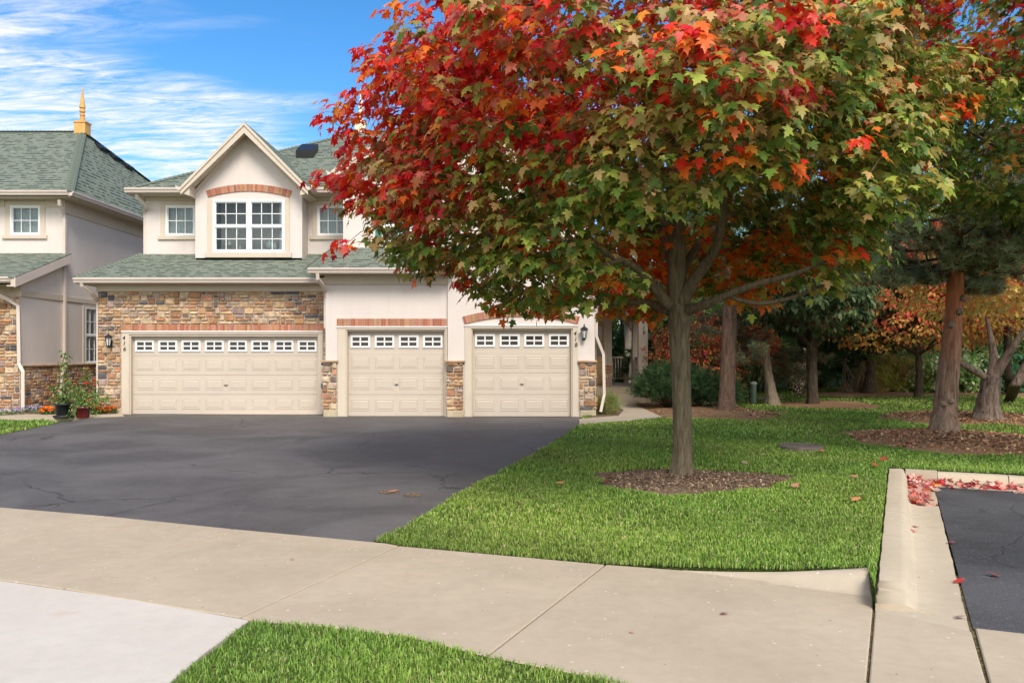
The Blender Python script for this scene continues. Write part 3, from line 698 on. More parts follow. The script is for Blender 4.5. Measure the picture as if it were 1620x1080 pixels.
def lantern(Fr, a, b, c, parent, hook=False):
    m = MB(); O = lambda da, db, dc: Fr(a+da, b+db, c+dc)
    m.fbox(Fr, a-.04, a+.04, b-.14, b+.06, c, c+.02, .006)
    m.tube([O(0, .0, .01), O(0, -.03, .07), O(0, -.12, .09), O(0, -.13, .13)], .012, 6)
    p = O(0, 0, .13)
    m.lathe((p[0], p[1], p[2]-.15), [(.012, 0), (.03, .02), (.05, .05), (.052, .06)], 8)
    m.lathe((p[0], p[1], p[2]+.12), [(.10, -.01), (.105, .005), (.06, .05), (.03, .07), (.012, .09), (.018, .105), (.006, .14), (.001, .15)], 8)
    for k in range(6):
        an = math.pi/3*k; m.tube([(p[0]+.05*math.cos(an), p[1]+.05*math.sin(an), p[2]-.09), (p[0]+.083*math.cos(an), p[1]+.083*math.sin(an), p[2]+.12)], .008, 4)
    l = m.build('wall_lantern', M['black'], parent)
    g = MB(); g.lathe((p[0], p[1], p[2]-.09), [(.04, 0), (.073, .205)], 6); g.build('lamp_glass', M['lampglass'], l)
    return l
mm, T_, b_, o_ = newmat('lamp_glass'); setc(T_, b_, 'Base Color', (.55, .55, .52)); setc(T_, b_, 'Roughness', .15); M['lampglass'] = mm
def finial(base, mat, parent, s=1.0):
    m = MB(); x, y, z = base
    m.box(x-.19*s, x+.19*s, y-.19*s, y+.19*s, z-.2*s, z+.16*s); m.box(x-.215*s, x+.215*s, y-.215*s, y+.215*s, z+.16*s, z+.21*s); m.box(x-.12*s, x+.12*s, y-.12*s, y+.12*s, z+.21*s, z+.25*s)
    m.lathe((x, y, z+.25*s), [(a*s, b*s) for a, b in ((.085, 0), (.085, .12), (.06, .14), (.09, .20), (.09, .23), (.055, .26), (.09, .31), (.095, .36), (.06, .42), (.10, .45), (.10, .47), (.05, .8), (.012, 1.15), (.001, 1.2))], 14)
    return m.build('finial', M[mat], parent)

# ---------------- main double townhouse
D1 = 21.2; TW = empty('townhouse', (-4.5, 24, 0), 'white stucco townhouse with three garage doors, green shingle roofs and numbers 416 and 418', 'house')
F1 = front(D1)
gx0, gx1 = X(205, D1), X(504.5, D1); hx0, hx1 = X(193, D1), X(511, D1); dt = Z(524.5, D1)
sx0, sx1 = X(155, D1), X(516, D1); st = Z(461, D1)
m = MB(); wall(m, F1, sx0, sx1, 0, st, [(hx0, hx1, 0, dt)], .25); m.box(sx0, sx0+.01, D1, D1+3, 0, st); m.build('stone_backing', M['mortar'], TW)
stones('stone_veneer', F1, sx0, hx0-.02, .16, Z(513, D1), (), TW, 5)
stones('stone_veneer', F1, sx0, sx1, Z(513, D1), st, (), TW, 6)
stones('stone_veneer', F1, hx1+.01, sx1, .16, dt, (), TW, 7, (.1, .084))
soldier('brick_lintel', F1, X(192, D1), X(513, D1), dt+.005, Z(513, D1), TW, 2)
for q0, q1 in ((sx0-.01, hx0), (hx1, sx1)): m = MB(); m.fbox(F1, q0, q1, -.02, .16, 0, .03, .01); m.build('foundation', M['base'], TW)
trimbox('door_casing', F1, [(hx0, gx0, 0, dt-.07), (gx1, hx1, 0, dt-.07), (hx0, hx1, dt-.07, dt)], TW, c=.03)
m = MB(); m.fbox(F1, gx0, gx0+.03, 0, dt-.07, -.2, 0); m.fbox(F1, gx1-.03, gx1, 0, dt-.07, -.2, 0); m.fbox(F1, gx0, gx1, dt-.12, dt-.07, -.2, -.001); m.build('door_jamb', M['trim'], TW)
m = MB(); m.fbox(F1, hx0-.01, hx1+.01, dt-.012, dt+.018, .02, .055, .004); m.build('drip_cap', M['white'], TW)
garage_door(F1, gx0+.03, gx1-.03, dt-.12, 8, TW)
text('416', F1, X(196.5, D1), Z(537.5, D1), .034, .15, TW)
lantern(F1, X(175.5, D1)+.02, Z(541, D1), .045, TW)
# eave of the left garage
ez = 3.47; ex0 = -11.06; ex1 = X(512, 20.8)
trimbox('frieze_board', front(D1-.0), [(sx0-.03, sx1+.1, st, 3.34)], TW, c=.05)
m = MB(); m.box(ex0+.02, ex1+.4, 20.8, D1+.3, 3.335, 3.37); m.box(ex0+.02, ex1+.4, 20.80, 20.83, 3.33, 3.47); m.box(ex0+.02, ex0+.05, 20.83, 24, 3.33, 3.47); m.box(ex0+.05, sx0, D1+.3, 24, 3.335, 3.37); m.build('soffit', M['trim'], TW)
gutter('gutter', (ex0, 20.8, ez+.005), (ex1+.1, 20.8, ez+.005), (0, -1, 0), TW)
Y2 = 23.1; Yb = 22.45; pu = .38
UZ = ez+pu*(Y2-20.75)
roof('garage_roof', [[(ex0, 20.75, ez), (ex1+.75, 20.75, ez), (ex1+.75, Y2+.02, UZ), (-10.42, Y2+.02, UZ)], [(ex0, 20.75, ez), (-10.42, Y2+.02, UZ), (-10.42, 24.3, UZ), (ex0, 24.3, ez)]], TW)
hipcaps('hip_cap', [((ex0, 20.75, ez+.01), (-10.42, Y2, UZ+.01))], TW)
downspout([(X(134, 20.9)-.0, 20.75, 3.36), (X(134, 20.9), 20.78, 3.27), (X(148, 20.95)-.05, 20.98, 3.1), (-10.72, 21.15, 2.98), (-10.73, 21.3, 2.9), (-10.73, 21.3, .15)], TW)
# upper storey of 416
F2 = front(Y2); ux0 = X(231, Y2); ux1 = -4.48; uz1 = 5.97
wl = (X(262, Y2), X(309, Y2), Z(373, Y2), Z(325, Y2)); wr = (X(502, Y2), X(543, Y2)+.12, Z(373, Y2), Z(325, Y2))
m = MB(); wall(m, F2, ux0, ux1, 4.0, uz1, [wl, wr]); m.add([(ux0, Y2, 3.2), (ux0, 33, 3.2), (ux0, 33, uz1), (ux0, Y2, uz1)], [(0, 1, 2, 3)]); m.add([(-10.5, 23.5, 0), (-10.5, 33, 0), (-10.5, 33, 3.3), (-10.5, 23.5, 3.3)], [(0, 1, 2, 3)]); m.build('upper_wall', M['stucco'], TW)
for q in (wl, wr):
    window(F2, *q, TW, fw=.05)
    trimbox('window_trim', F2, [(q[0]-.14, q[0], q[2], q[3]+.12), (q[1], q[1]+.1, q[2], q[3]+.12), (q[0], q[1], q[3], q[3]+.12)], TW, c=.025)
    trimbox('window_sill', F2, [(q[0]-.2, q[1]+.12, q[2]-.11, q[2])], TW, c=.06)
for q0, q1 in ((ux0, X(307, Y2)), (X(488, Y2), ux1)): trimbox('frieze_board', F2, [(q0, q1, Z(325, Y2)+.125, uz1)], TW, c=.03)
MZ = 6.09; ME = 22.6; mx0 = -10.62; mx1 = 2.6
m = MB(); m.box(mx0+.02, mx1-.02, ME, Y2+.25, uz1-.01, uz1+.03); m.box(mx0+.02, mx1, ME, ME+.03, uz1-.02, MZ); m.box(mx0+.02, mx0+.05, ME, 33, uz1-.02, MZ); m.box(mx0+.05, ux0+.1, Y2+.25, 33, uz1-.01, uz1+.03); m.build('soffit', M['trim'], TW)
gutter('gutter', (mx0, ME, MZ+.01), (X(287, ME), ME, MZ+.01), (0, -1, 0), TW); gutter('gutter', (X(488, ME), ME, MZ+.01), (X(548, ME), ME, MZ+.01), (0, -1, 0), TW)
rp = .56; rz = MZ+rp*5.46
A = (mx0, ME, MZ); B = (mx1, ME, MZ); R1 = (mx0+5.46, ME+5.46, rz); R2 = (mx1-5.46, ME+5.46, rz); Cb = (mx1, ME+10.92, MZ); Db = (mx0, ME+10.92, MZ)
roof('main_roof', [[A, B, R2, R1], [B, Cb, R2], [Cb, Db, R1, R2], [Db, A, R1]], TW)
hipcaps('hip_cap', [(A, R1), (B, R2), (R1, R2)], TW)
finial((R1[0], R1[1], R1[2]+.1), 'creamwood', TW, .93)
downspout([(X(215, ME), ME+.02, MZ-.12), (X(215, ME), ME+.06, MZ-.2), (X(224, ME)+.0, ME+.3, MZ-.42), (ux0-.04, Y2-.02, MZ-.52), (ux0-.05, Y2+.06, MZ-.6), (ux0-.05, Y2+.06, 4.3)], TW)
m = MB(); m.hexa([(-6.62, 25.2, 7.5), (-6.1, 25.2, 7.5), (-6.1, 25.9, 7.9), (-6.62, 25.9, 7.9), (-6.62, 25.15, 7.78), (-6.1, 25.15, 7.78), (-6.1, 25.9, 8.16), (-6.62, 25.9, 8.16)]); m.build('roof_vent', M['black'], TW)
# bay with its gable
Fb = front(Yb); bx0, bx1 = X(309, Yb), X(478, Yb); bc = (bx0+bx1)/2; bw = (336.5, 451, 316, 399)
ww = (X(336.5, Yb), X(450.5, Yb), Z(399.5, Yb), Z(316, Yb)); bzt = 6.02; apx = Z(222, Yb)
m = MB(); wall(m, Fb, bx0, bx1, Z(408, Yb), bzt, [ww], .1); m.add([Fb(bx0, bzt, 0), Fb(bx1, bzt, 0), Fb(bc, apx+.1, 0)], [(0, 1, 2)])
m.add([(bx1, Yb, 4.0), (bx1, Y2, 4.0), (bx1, Y2, bzt), (bx1, Yb, bzt)], [(0, 1, 2, 3)]); m.add([(bx0, Yb, 4.0), (bx0, Y2, 4.0), (bx0, Y2, bzt), (bx0, Yb, bzt)], [(0, 1, 2, 3)]); m.build('bay_wall', M['stucco'], TW)
window(Fb, *ww, TW, 2, 3, 2, True, 'objects', .065)
for q0, q1 in ((ww[0]-.14, ww[0]), (ww[1], ww[1]+.14)): trimbox('window_trim', Fb, [(q0, q1, ww[2], ww[3]+.02)], TW, c=.025)
trimbox('window_sill', Fb, [(ww[0]-.2, ww[1]+.2, ww[2]-.14, ww[2])], TW, c=.06)
soldier('brick_arch', Fb, X(329.5, Yb), X(458.5, Yb), Z(312.5, Yb), Z(312.5, Yb)+.19, TW, 3, .17, .056)
yo = 22.0; gA = Vector((-8.87, yo, 6.03)); gB = Vector((-5.46, yo, 6.03)); gP = Vector((-7.165, yo, 7.76)); gr = 25.6
roof('gable_roof', [[tuple(gA), tuple(gP), (gP.x, gr, gP.z), (gA.x, 22.6, gA.z)], [tuple(gB), (gB.x, 22.6, gB.z), (gP.x, gr, gP.z), tuple(gP)]], TW, .06)
def rake(A, Pk, B, y, parent, wd=.30, back=.45, wallin=.16, wf=None):
    m = MB(); dn = Vector((0, 0, -wd))
    for p, q in ((A, Pk), (B, Pk)):
        m.prism([p+Vector((0, -.02, -.03)), q+Vector((0, -.02, -.03)), q+dn+Vector((0, -.02, 0)), p+Vector((0, -.02, -wd*.72))], (0, .045, 0))
        m.prism([p+Vector((0, -.05, -.01)), q+Vector((0, -.05, -.01)), q+Vector((0, -.05, -.10)), p+Vector((0, -.05, -.10))], (0, .03, 0))
        s = Vector((0, 0, -.16)); m.add([p+s+Vector((0, .02, 0)), q+s+Vector((0, .02, 0)), q+s+Vector((0, back, 0)), p+s+Vector((0, back, 0))], [(0, 1, 2, 3)])
    return m.build('rake_board', M['trim'], parent)
rake(gA, gP, gB, yo, TW)
m = MB()      # frieze boards on the gable wall under the rake
for sgn, xe in ((-1, bx0), (1, bx1)):
    p = Vector((xe, Yb-.025, 6.03)); q = Vector((bc, Yb-.025, apx+.34)); m.prism([p, q, q-Vector((0, 0, .27)), p-Vector((0, 0, .12))], (0, .024, 0))
m.build('gable_trim', M['trim'], TW)
for xe, s in ((gA.x, 1), (gB.x, -1)):
    m = MB(); 
    m.hexa([(xe+.02*s, yo+.03, 5.86), (xe+.22*s, yo+.03, 5.80), (xe+.22*s, Y2, 5.80), (xe+.02*s, Y2, 5.86), (xe+.02*s, yo+.03, 6.0), (xe+.22*s, yo+.03, 6.08), (xe+.22*s, Y2, 6.08), (xe+.02*s, Y2, 6.0)]); m.build('eave_return', M['trim'], TW)
    gutter('gutter', (xe, yo-.05, 6.06), (xe, 22.62, 6.06), (-s, 0, 0), TW)

# ---------------- 418 garages
D3 = 20.5; F3 = front(D3); wx0 = X(515, D3); wx1 = X(709, D3); D4 = 20.4; F4 = front(D4); vx1 = X(941, D4)
h1 = (X(534, D3), X(706, D3), 0, Z(517, D3)); h2 = (X(735.5, D4), X(914, D4), 0, Z(515, D4))
m = MB(); wall(m, F3, wx0, wx1, .0, 3.5, [h1], .25); m.add([(wx0, D3, 0), (wx0, D1+.1, 0), (wx0, D1+.1, 3.5), (wx0, D3, 3.5)], [(0, 1, 2, 3)])
wall(m, F4, wx1, vx1, 0, 3.9, [h2], .25); gpx = (wx1+vx1)/2; m.add([F4(wx1, 3.9, 0), F4(vx1, 3.9, 0), F4(gpx, 5.5, 0)], [(0, 1, 2)])
m.add([(wx1, D4, 0), (wx1, D3, 0), (wx1, D3, 3.9), (wx1, D4, 3.9)], [(0, 1, 2, 3)]); m.add([(vx1, D4, 0), (vx1, 30, 0), (vx1, 30, 6.0), (vx1, 21.8, 6.0), (vx1, 21.8, 3.9), (vx1, D4, 3.9)], [(0, 1, 2, 3, 4, 5)])
m.build('stucco_wall', M['stucco'], TW)
for Fr, h, nn_, fr_, ofs, c0 in ((F3, h1, 4, (X(547.5, D3), X(705, D3)), .012, 0), (F4, h2, 4, (X(745.5, D4), X(906, D4)), .012, 0)):
    a0, a1 = fr_; dz = h[3]-.07
    trimbox('door_casing', Fr, [(h[0], a0, 0, dz), (a1, max(h[1], a1+.05), 0, dz), (h[0], max(h[1], a1+.05), dz, h[3])], TW, c=.03)
    m = MB(); m.fbox(Fr, a0, a0+.03, 0, dz, -.2, 0); m.fbox(Fr, a1-.03, a1, 0, dz, -.2, 0); m.fbox(Fr, a0, a1, dz-.03, dz, -.2, -.001); m.build('door_jamb', M['trim'], TW)
    m = MB(); m.fbox(Fr, h[0]-.01, max(h[1], a1+.05)+.01, h[3]-.012, h[3]+.016, .02, .05, .004); m.build('drip_cap', M['white'], TW)
    garage_door(Fr, a0+.03, a1-.03, dz-.03, nn_, TW)
soldier('brick_lintel', F3, X(533, D3), X(706.5, D3), h1[3]+.02, Z(504, D3), TW, 4)
soldier('brick_arch', F4, X(735, D4), X(914, D4), Z(512.5, D4), Z(512.5, D4)+.19, TW, 5, .19, .056)
text('418', F4, X(909.5, D4), Z(530.5, D4), .034, .15, TW)
lantern(F4, X(923.5, D4), Z(529, D4), .0, TW)
pt_ = Z(573, D4)
for fr_, a0, a1, sd_ in ((D3, X(511, D3), X(534, D3)-.005, 11), (D4, X(706, D4), X(733.5, D4), 12), (D4, X(916, D4), X(942, D4), 13)):
    Fp = front(fr_-.03); m = MB(); m.fbox(Fp, a0, a1, .15, pt_, -.25, 0); pb = m.build('stone_pier', M['mortar'], TW)
    stones('stone_veneer', Fp, a0, a1, .17, pt_, (), pb, sd_)
    if sd_ == 13: stones('stone_veneer', frame((a1, 0, 0), (0, 1, 0), (1, 0, 0)), fr_-.03, 23.5, .17, pt_, (), pb, 14)
    if sd_ == 11: stones('stone_veneer', frame((a0, 0, 0), (0, -1, 0), (-1, 0, 0)), -21.1, -fr_+.03, .17, pt_, (), pb, 15)
    m = MB(); m.fbox(Fp, a0-.03, a1+.03, pt_, pt_+.05, -.1, .07, .01); m.build('cap_stone', M['cap'], pb)
    m = MB(); m.fbox(Fp, a0+.02, a1+.01, -.03, .16, -.2, .035, .015); m.build('footing', M['base'], pb)
e3 = 3.64; gx = X(488, 20.05)
trimbox('frieze_board', F3, [(wx0-.02, wx1, Z(450, D3), 3.54)], TW, c=.05)
m = MB(); m.box(gx+.02, wx1, 20.06, D3+.1, 3.53, 3.56); m.box(gx+.02, wx1, 20.05, 20.08, 3.52, 3.64); m.box(gx+.02, gx+.05, 20.08, 21.6, 3.52, 3.64); m.box(gx+.05, wx0, D3+.1, 21.3, 3.53, 3.56); m.build('soffit', M['trim'], TW)
gutter('gutter', (gx, 20.06, e3+.01), (wx1, 20.06, e3+.01), (0, -1, 0), TW)
U3 = e3+.41*1.8; Y3 = 21.8
roof('garage_roof', [[(gx, 20.0, e3), (wx1+.2, 20.0, e3), (wx1+.2, Y3+.02, U3), (gx+.28, Y3+.02, U3)], [(gx, 20.0, e3), (gx+.28, Y3+.02, U3), (gx+.28, 22.8, U3), (gx, 22.8, e3+.35)]], TW)
hipcaps('hip_cap', [((gx, 20.0, e3+.01), (gx+.28, Y3, U3+.01))], TW)
roof('gable_roof', [[(wx1-.15, 20.1, 3.75), (gpx, 20.1, 5.62), (gpx, 22, 5.62), (wx1-.15, 22, 3.75)], [(vx1+.25, 20.1, 3.65), (vx1+.25, 22, 3.65), (gpx, 22, 5.62), (gpx, 20.1, 5.62)]], TW)
rake(Vector((wx1-.15, 20.1, 3.73)), Vector((gpx, 20.1, 5.6)), Vector((vx1+.25, 20.1, 3.63)), 20.1, TW, .25, .3)
downspout([(X(504, 20.1), 20.0, 3.52), (X(504, 20.1), 20.03, 3.38), (X(513, 20.3), 20.3, 3.2), (wx0-.03, 20.55, 3.1), (wx0-.03, 20.62, 2.95), (wx0-.03, 20.62, 2.2)], TW)
downspout([(2.1, 20.46, 3.6), (2.1, 20.46, 2.35), (2.1, 20.46, 2.0), (2.28, 20.5, 1.55), (2.30, 20.5, .55), (2.2, 20.42, .12)], TW, (.034, .028))
# upper 418 wall
F5 = front(Y3); w5 = (X(606, Y3), X(652, Y3), Z(383, Y3), Z(333, Y3)); w6 = (X(852, Y3), X(902, Y3), Z(345, Y3), Z(290, Y3))
pkx = (-4.48+vx1)/2
m = MB(); wall(m, F5, -4.48, vx1, 4.2, 6.25, [w5, w6]); m.add([F5(-4.48, 6.25, 0), F5(vx1, 6.25, 0), F5(pkx, 8.3, 0)], [(0, 1, 2)]); m.add([(-4.48, Y3, 4.2), (-4.48, 23.3, 4.2), (-4.48, 23.3, 6.25), (-4.48, Y3, 6.25)], [(0, 1, 2, 3)]); m.build('upper_wall', M['stucco'], TW)
for q in (w5, w6):
    window(F5, *q, TW, 1, 3, 2, True)
    for a0, a1 in ((q[0]-.2, q[0]-.03), (q[1]+.03, q[1]+.2)):
        m = MB(); m.fbox(F5, a0, a1, q[2], q[3], 0, .03, .004)
        for k in range(14): b = q[2]+.06+(q[3]-q[2]-.12)*k/14; m.fbox(F5, a0+.03, a1-.03, b, b+.035, .03, .042, .004)
        m.build('shutter', M['teal'], TW)
yo = 21.35; qA = Vector((X(524, yo), yo, Z(270, yo))); qB = Vector((vx1+.45, yo, qA.z)); qP = Vector(((qA.x+qB.x)/2, yo, qA.z+.62*(qB.x-qA.x)/2))
roof('gable_roof', [[tuple(qA), tuple(qP), (qP.x, 27.4, qP.z), (qA.x, 23.2, qA.z)], [tuple(qB), (qB.x, 23.2, qB.z), (qP.x, 27.4, qP.z), tuple(qP)]], TW, .06)
rake(qA, qP, qB, yo, TW)
gutter('gutter', (qA.x, yo-.05, qA.z), (qA.x, 23.0, qA.z), (-1, 0, 0), TW)
m = MB(); m.box(qA.x+.02, -4.4, yo, 23.1, qA.z-.18, qA.z-.03); m.build('soffit', M['trim'], TW)
downspout([(qA.x+.0, yo+.05, qA.z-.12), (qA.x+.02, yo+.1, qA.z-.3), (-4.52, Y3-.03, qA.z-.5), (-4.52, Y3-.03, qA.z-.62)], TW)
# entrance porch at the right
PD = 26.0; DZ = .5
m = MB(); m.box(2.1, X(1023, PD)+.12, 25.7, 30.6, .0, DZ); st1 = m.build('porch_floor', M['concrete'], TW)
m = MB(); m.box(2.1, X(1021, 25.3), 25.3, 25.7, 0, .335); m.build('step', M['concrete'], TW)
m = MB(); m.box(2.1, X(1007, 24.8), 24.85, 25.3, 0, .168); m.build('step', M['concrete'], TW)
Fe = front(27.0); de = (X(943, 27)+.02, X(956, 27)+.55, DZ, DZ+2.1)
ewx1 = X(968, 27)
m = MB(); wall(m, Fe, 2.05, ewx1, 0, 3.0, [(de[0], X(955.5, 27), de[2], de[3])]); m.add([(ewx1, 27, 0), (ewx1, 31, 0), (ewx1, 31, 3), (ewx1, 27, 3)], [(0, 1, 2, 3)]); m.build('entrance_wall', M['trim'], TW)
m = MB(); a0, a1 = de[0], X(955.5, 27); m.fbox(Fe, a0, a1, DZ, de[3], -.09, -.05)
for k in range(4): b = DZ+.95+k*.27; m.fbox(Fe, a0+.04, a0+.16, b, b+.02, -.05, -.035)
ed = m.build('entry_door', plain('amber_door', (.42, .27, .12), .45, .2, 5, 40, .002, .4), TW)
m = MB(); m.fbox(Fe, a0+.03, a0+.17, DZ+.95, DZ+1.95, -.05, -.04); m.build('pane', M['doorglass'], ed)
m = MB(); m.lathe(Fe(a1-.06, DZ+.98, -.05+.03), [(.001, 0), (.03, .01), (.03, .05), (.001, .06)], 8); m.build('handle', M['lock'], ed)
m = MB()
for k in range(3): a = X(957+k*4, 27); m.fbox(Fe, a, a+.05, DZ, 2.9, 0, .03, .004)
m.build('wall_batten', M['trim'], TW)
fp = front(26.3); a0, a1 = X(955.5, 26.3), X(968, 26.3); m = MB(); m.fbox(fp, a0, a1, DZ, Z(578, 26.3), -.3, 0); pp = m.build('stone_pier', M['mortar'], TW); stones('stone_veneer', fp, a0, a1, DZ, Z(578, 26.3), (), pp, 21); m = MB(); m.fbox(fp, a0-.02, a1+.02, Z(578, 26.3), Z(578, 26.3)+.05, -.3, .05, .01); m.build('cap_stone', M['cap'], pp)
posts = [(26.0, X(1016.5, 26)), (27.9, X(1002, 27.9)+.1), (29.9, X(989, 29.9)+.12)]
for i, (y, x) in enumerate(posts):
    m = MB(); hw = .145; m.box(x-hw, x+hw, y-hw, y+hw, DZ, 2.76); m.box(x-hw-.03, x+hw+.03, y-hw-.03, y+hw+.03, DZ, DZ+.1); m.box(x-hw-.03, x+hw+.03, y-hw-.03, y+hw+.03, 2.6, 2.68); m.build('porch_post', M['trim'], TW)
    if i == 0: text('418', front(y-hw), x, Z(513, y), .004, .17, TW, .1)
for (y0, xa), (y1, xb) in zip(posts[:-1], posts[1:]):
    m = MB(); xs = xa-.03; y0 += .15; y1 -= .15
    m.hexa([(xa-.05, y0, 1.38), (xa+.05, y0, 1.38), (xb+.05, y1, 1.38), (xb-.05, y1, 1.38), (xa-.05, y0, 1.45), (xa+.05, y0, 1.45), (xb+.05, y1, 1.45), (xb-.05, y1, 1.45)])
    m.hexa([(xa-.03, y0, .62), (xa+.03, y0, .62), (xb+.03, y1, .62), (xb-.03, y1, .62), (xa-.03, y0, .68), (xa+.03, y0, .68), (xb+.03, y1, .68), (xb-.03, y1, .68)])
    n = 13
    for k in range(n): t = (k+.5)/n; x = xa+(xb-xa)*t; y = y0+(y1-y0)*t; m.box(x-.02, x+.02, y-.02, y+.02, .68, 1.38)
    m.build('railing', M['trim'], TW)
m = MB(); xl = X(967, 29.9); xr = posts[2][1]-.12; y = 29.9
m.box(xl, xr, y-.04, y+.04, 1.38, 1.45); m.box(xl, xr, y-.03, y+.03, .62, .68)
for k in range(5): x = xl+(xr-xl)*(k+.5)/5; m.box(x-.022, x+.022, y-.02, y+.02, .68, 1.38)
m.build('railing', M['trim'], TW)
m = MB(); x0, x1 = 2.05, posts[0][1]+.17; m.box(x0, x1, 25.86, 26.14, 2.76, 3.02); m.hexa([(x1-.28, 26.14, 2.76), (x1, 26.14, 2.76), (x1, 30.1, 2.76), (x1-.28, 30.1, 2.76), (x1-.28, 26.14, 3.02), (x1, 26.14, 3.02), (x1, 30.1, 3.02), (x1-.28, 30.1, 3.02)])
m.box(x0, x1-.28, 26.14, 30.1, 2.98, 3.02)
xb_ = posts[1][1]; m.tube([(xb_-.16, 27.8, 2.3), (xb_-.28, 27.8, 2.55), (xb_-.5, 27.8, 2.72), (xb_-.62, 27.8, 2.76)], .045, 6); m.build('porch_beam', M['trim'], TW)
roof('porch_roof', [[(x0, 25.6, 3.03), (x1+.2, 25.6, 3.03), (x1-1.2, 27.6, 3.9), (x0, 27.6, 3.9)], [(x1+.2, 25.6, 3.03), (x1+.2, 30.5, 3.03), (x1-1.2, 28.5, 3.9), (x1-1.2, 27.6, 3.9)]], TW)

# ---------------- neighbouring house at the left
NH = empty('townhouse', (-17, 26, 0), 'white stucco house at the left edge with green hip roof and orange wooden finial', 'house')
NX = -12.76; Fs = frame((NX, 0, 0), (0, 1, 0), (1, 0, 0)); YN = 23.4; Fn = front(YN)
nw = (X(16, YN), X(64, YN), Z(372, YN), Z(325, YN)); lwn = (24.55, 25.55, Z(575, 24.9), Z(486, 24.9))
m = MB(); wall(m, Fn, -24, NX, 3.6, 5.95, [nw]); wall(m, Fs, YN, 38, .0, 5.95, [lwn]); wall(m, Fs, 21.3, YN, 0, 3.35); m.add([Fs(21.3, 3.35, 0), Fs(YN, 3.35, 0), Fs(YN, 4.3, 0)], [(0, 1, 2)]); m.build('stucco_wall', M['stucco'], NH)
window(Fn, *nw, NH); trimbox('window_trim', Fn, [(nw[0]-.14, nw[0], nw[2], nw[3]+.12), (nw[1], nw[1]+.14, nw[2], nw[3]+.12), (nw[0], nw[1], nw[3], nw[3]+.12)], NH, c=.025); trimbox('window_sill', Fn, [(nw[0]-.2, nw[1]+.2, nw[2]-.11, nw[2])], NH, c=.06)
window(Fs, *lwn, NH, 1, 3, 2, True, 'room')
trimbox('window_trim', Fs, [(lwn[0]-.13, lwn[0], lwn[2]-.08, lwn[3]+.1), (lwn[1], lwn[1]+.13, lwn[2]-.08, lwn[3]+.1), (lwn[0], lwn[1], lwn[3], lwn[3]+.1)], NH, c=.02)
trimbox('belt_board', Fs, [(21.3, YN, 3.05, 3.22), (YN+.1, 28, 3.05, 3.2)], NH, c=.03); trimbox('frieze_board', Fs, [(YN, 38, 5.55, 5.95)], NH, c=.03); trimbox('frieze_board', Fn, [(-24, nw[0]-.145, 5.72, 5.95), (nw[1]+.145, NX, 5.72, 5.95)], NH, c=.03)
trimbox('corner_board', Fs, [(YN-.04, YN+.05, 1.25, 4.3)], NH, c=.03)
m = MB(); nf = 21.3; m.add([(-24, nf, 0), (NX, nf, 0), (NX, nf, 3.3), (-24, nf, 3.3)], [(0, 1, 2, 3)]); m.build('stone_backing', M['mortar'], NH)
stones('stone_veneer', front(nf), -15.0, NX, .14, 3.05, (), NH, 31)
stones('stone_veneer', Fs, 21.33, 27.5, .14, 1.22, (), NH, 32)
m = MB(); m.fbox(Fs, 21.3, 27.5, 1.22, 1.27, 0, .08, .01); m.build('cap_stone', M['cap'], NH)
m = MB(); m.fbox(Fs, 21.3, 27.5, -.03, .14, 0, .03, .01); m.fbox(front(nf), -15, NX, -.03, .14, 0, .03, .01); m.build('foundation', M['base'], NH)
# shed roof with its rake
ya, za, yb, zb = 20.75, 3.5, YN, 4.42
roof('garage_roof', [[(-20, ya, za), (NX+.22, ya, za), (NX+.22, yb, zb), (-20, yb, zb)]], NH)
m = MB(); m.prism([(NX+.2, ya-.02, za-.03), (NX+.2, yb, zb-.04), (NX+.2, yb, zb-.27), (NX+.2, ya-.02, za-.26)], (.03, 0, 0)); m.prism([(NX, ya, za-.2), (NX, yb, zb-.24), (NX, yb, zb-.28), (NX, ya, za-.24)], (.2, 0, 0)); m.build('rake_board', M['gutter'], NH)
m = MB(); m.box(-20, NX+.1, ya, nf, za-.2, za-.16); m.box(-20, NX+.2, ya, ya+.03, za-.2, za-.03); m.build('soffit', M['trim'], NH)
gutter('gutter', (-20, ya, za), (NX+.1, ya, za), (0, -1, 0), NH)
x_ = NX-.0
downspout([(-13.4, ya-.05, 3.35), (-13.4, ya-.03, 3.25), (-12.95, nf-.15, 2.95), (NX+.0, nf-.07, 2.8), (NX+.02, nf-.06, 1.5), (NX+.02, nf-.06, 1.3), (NX+.16, nf-.12, 1.1), (NX+.16, nf-.12, .0)], NH)
downspout([(NX+.12, 22.95, 5.85), (NX+.1, 23.0, 5.72), (NX+.06, YN-.1, 5.5), (NX+.05, YN-.06, 5.4), (NX+.05, YN-.06, 1.45), (NX+.05, YN-.06, 1.3), (NX+.13, 23.1, 1.0), (NX+.13, 23.0, .1)], NH)
ne = 22.9; nx1 = -12.35; AP = (-14.67, 28.06, 9.13); EZ = 6.08
roof('main_roof', [[(-26, ne, EZ), (nx1, ne, EZ), AP, (-26, 28.06, 9.13)], [(nx1, ne, EZ), (nx1, 39, EZ), AP], [(nx1, 39, EZ), (-26, 39, EZ), (-26, 28.06, 9.13), AP]], NH)
hipcaps('hip_cap', [((nx1, ne, EZ), AP), (AP, (-26, 28.06, 9.13)), ((nx1, 39, EZ), AP)], NH)
m = MB(); m.box(-26, nx1-.02, ne, YN+.1, 5.94, 5.98); m.box(-26, nx1, ne, ne+.03, 5.93, 6.08); m.box(nx1-.03, nx1, ne+.03, 39, 5.93, 6.08); m.box(NX-.1, nx1-.03, YN+.1, 39, 5.94, 5.98); m.build('soffit', M['trim'], NH)
gutter('gutter', (-26, ne, EZ+.01), (nx1, ne, EZ+.01), (0, -1, 0), NH); gutter('gutter', (nx1, ne, EZ+.01), (nx1, 39, EZ+.01), (1, 0, 0), NH)
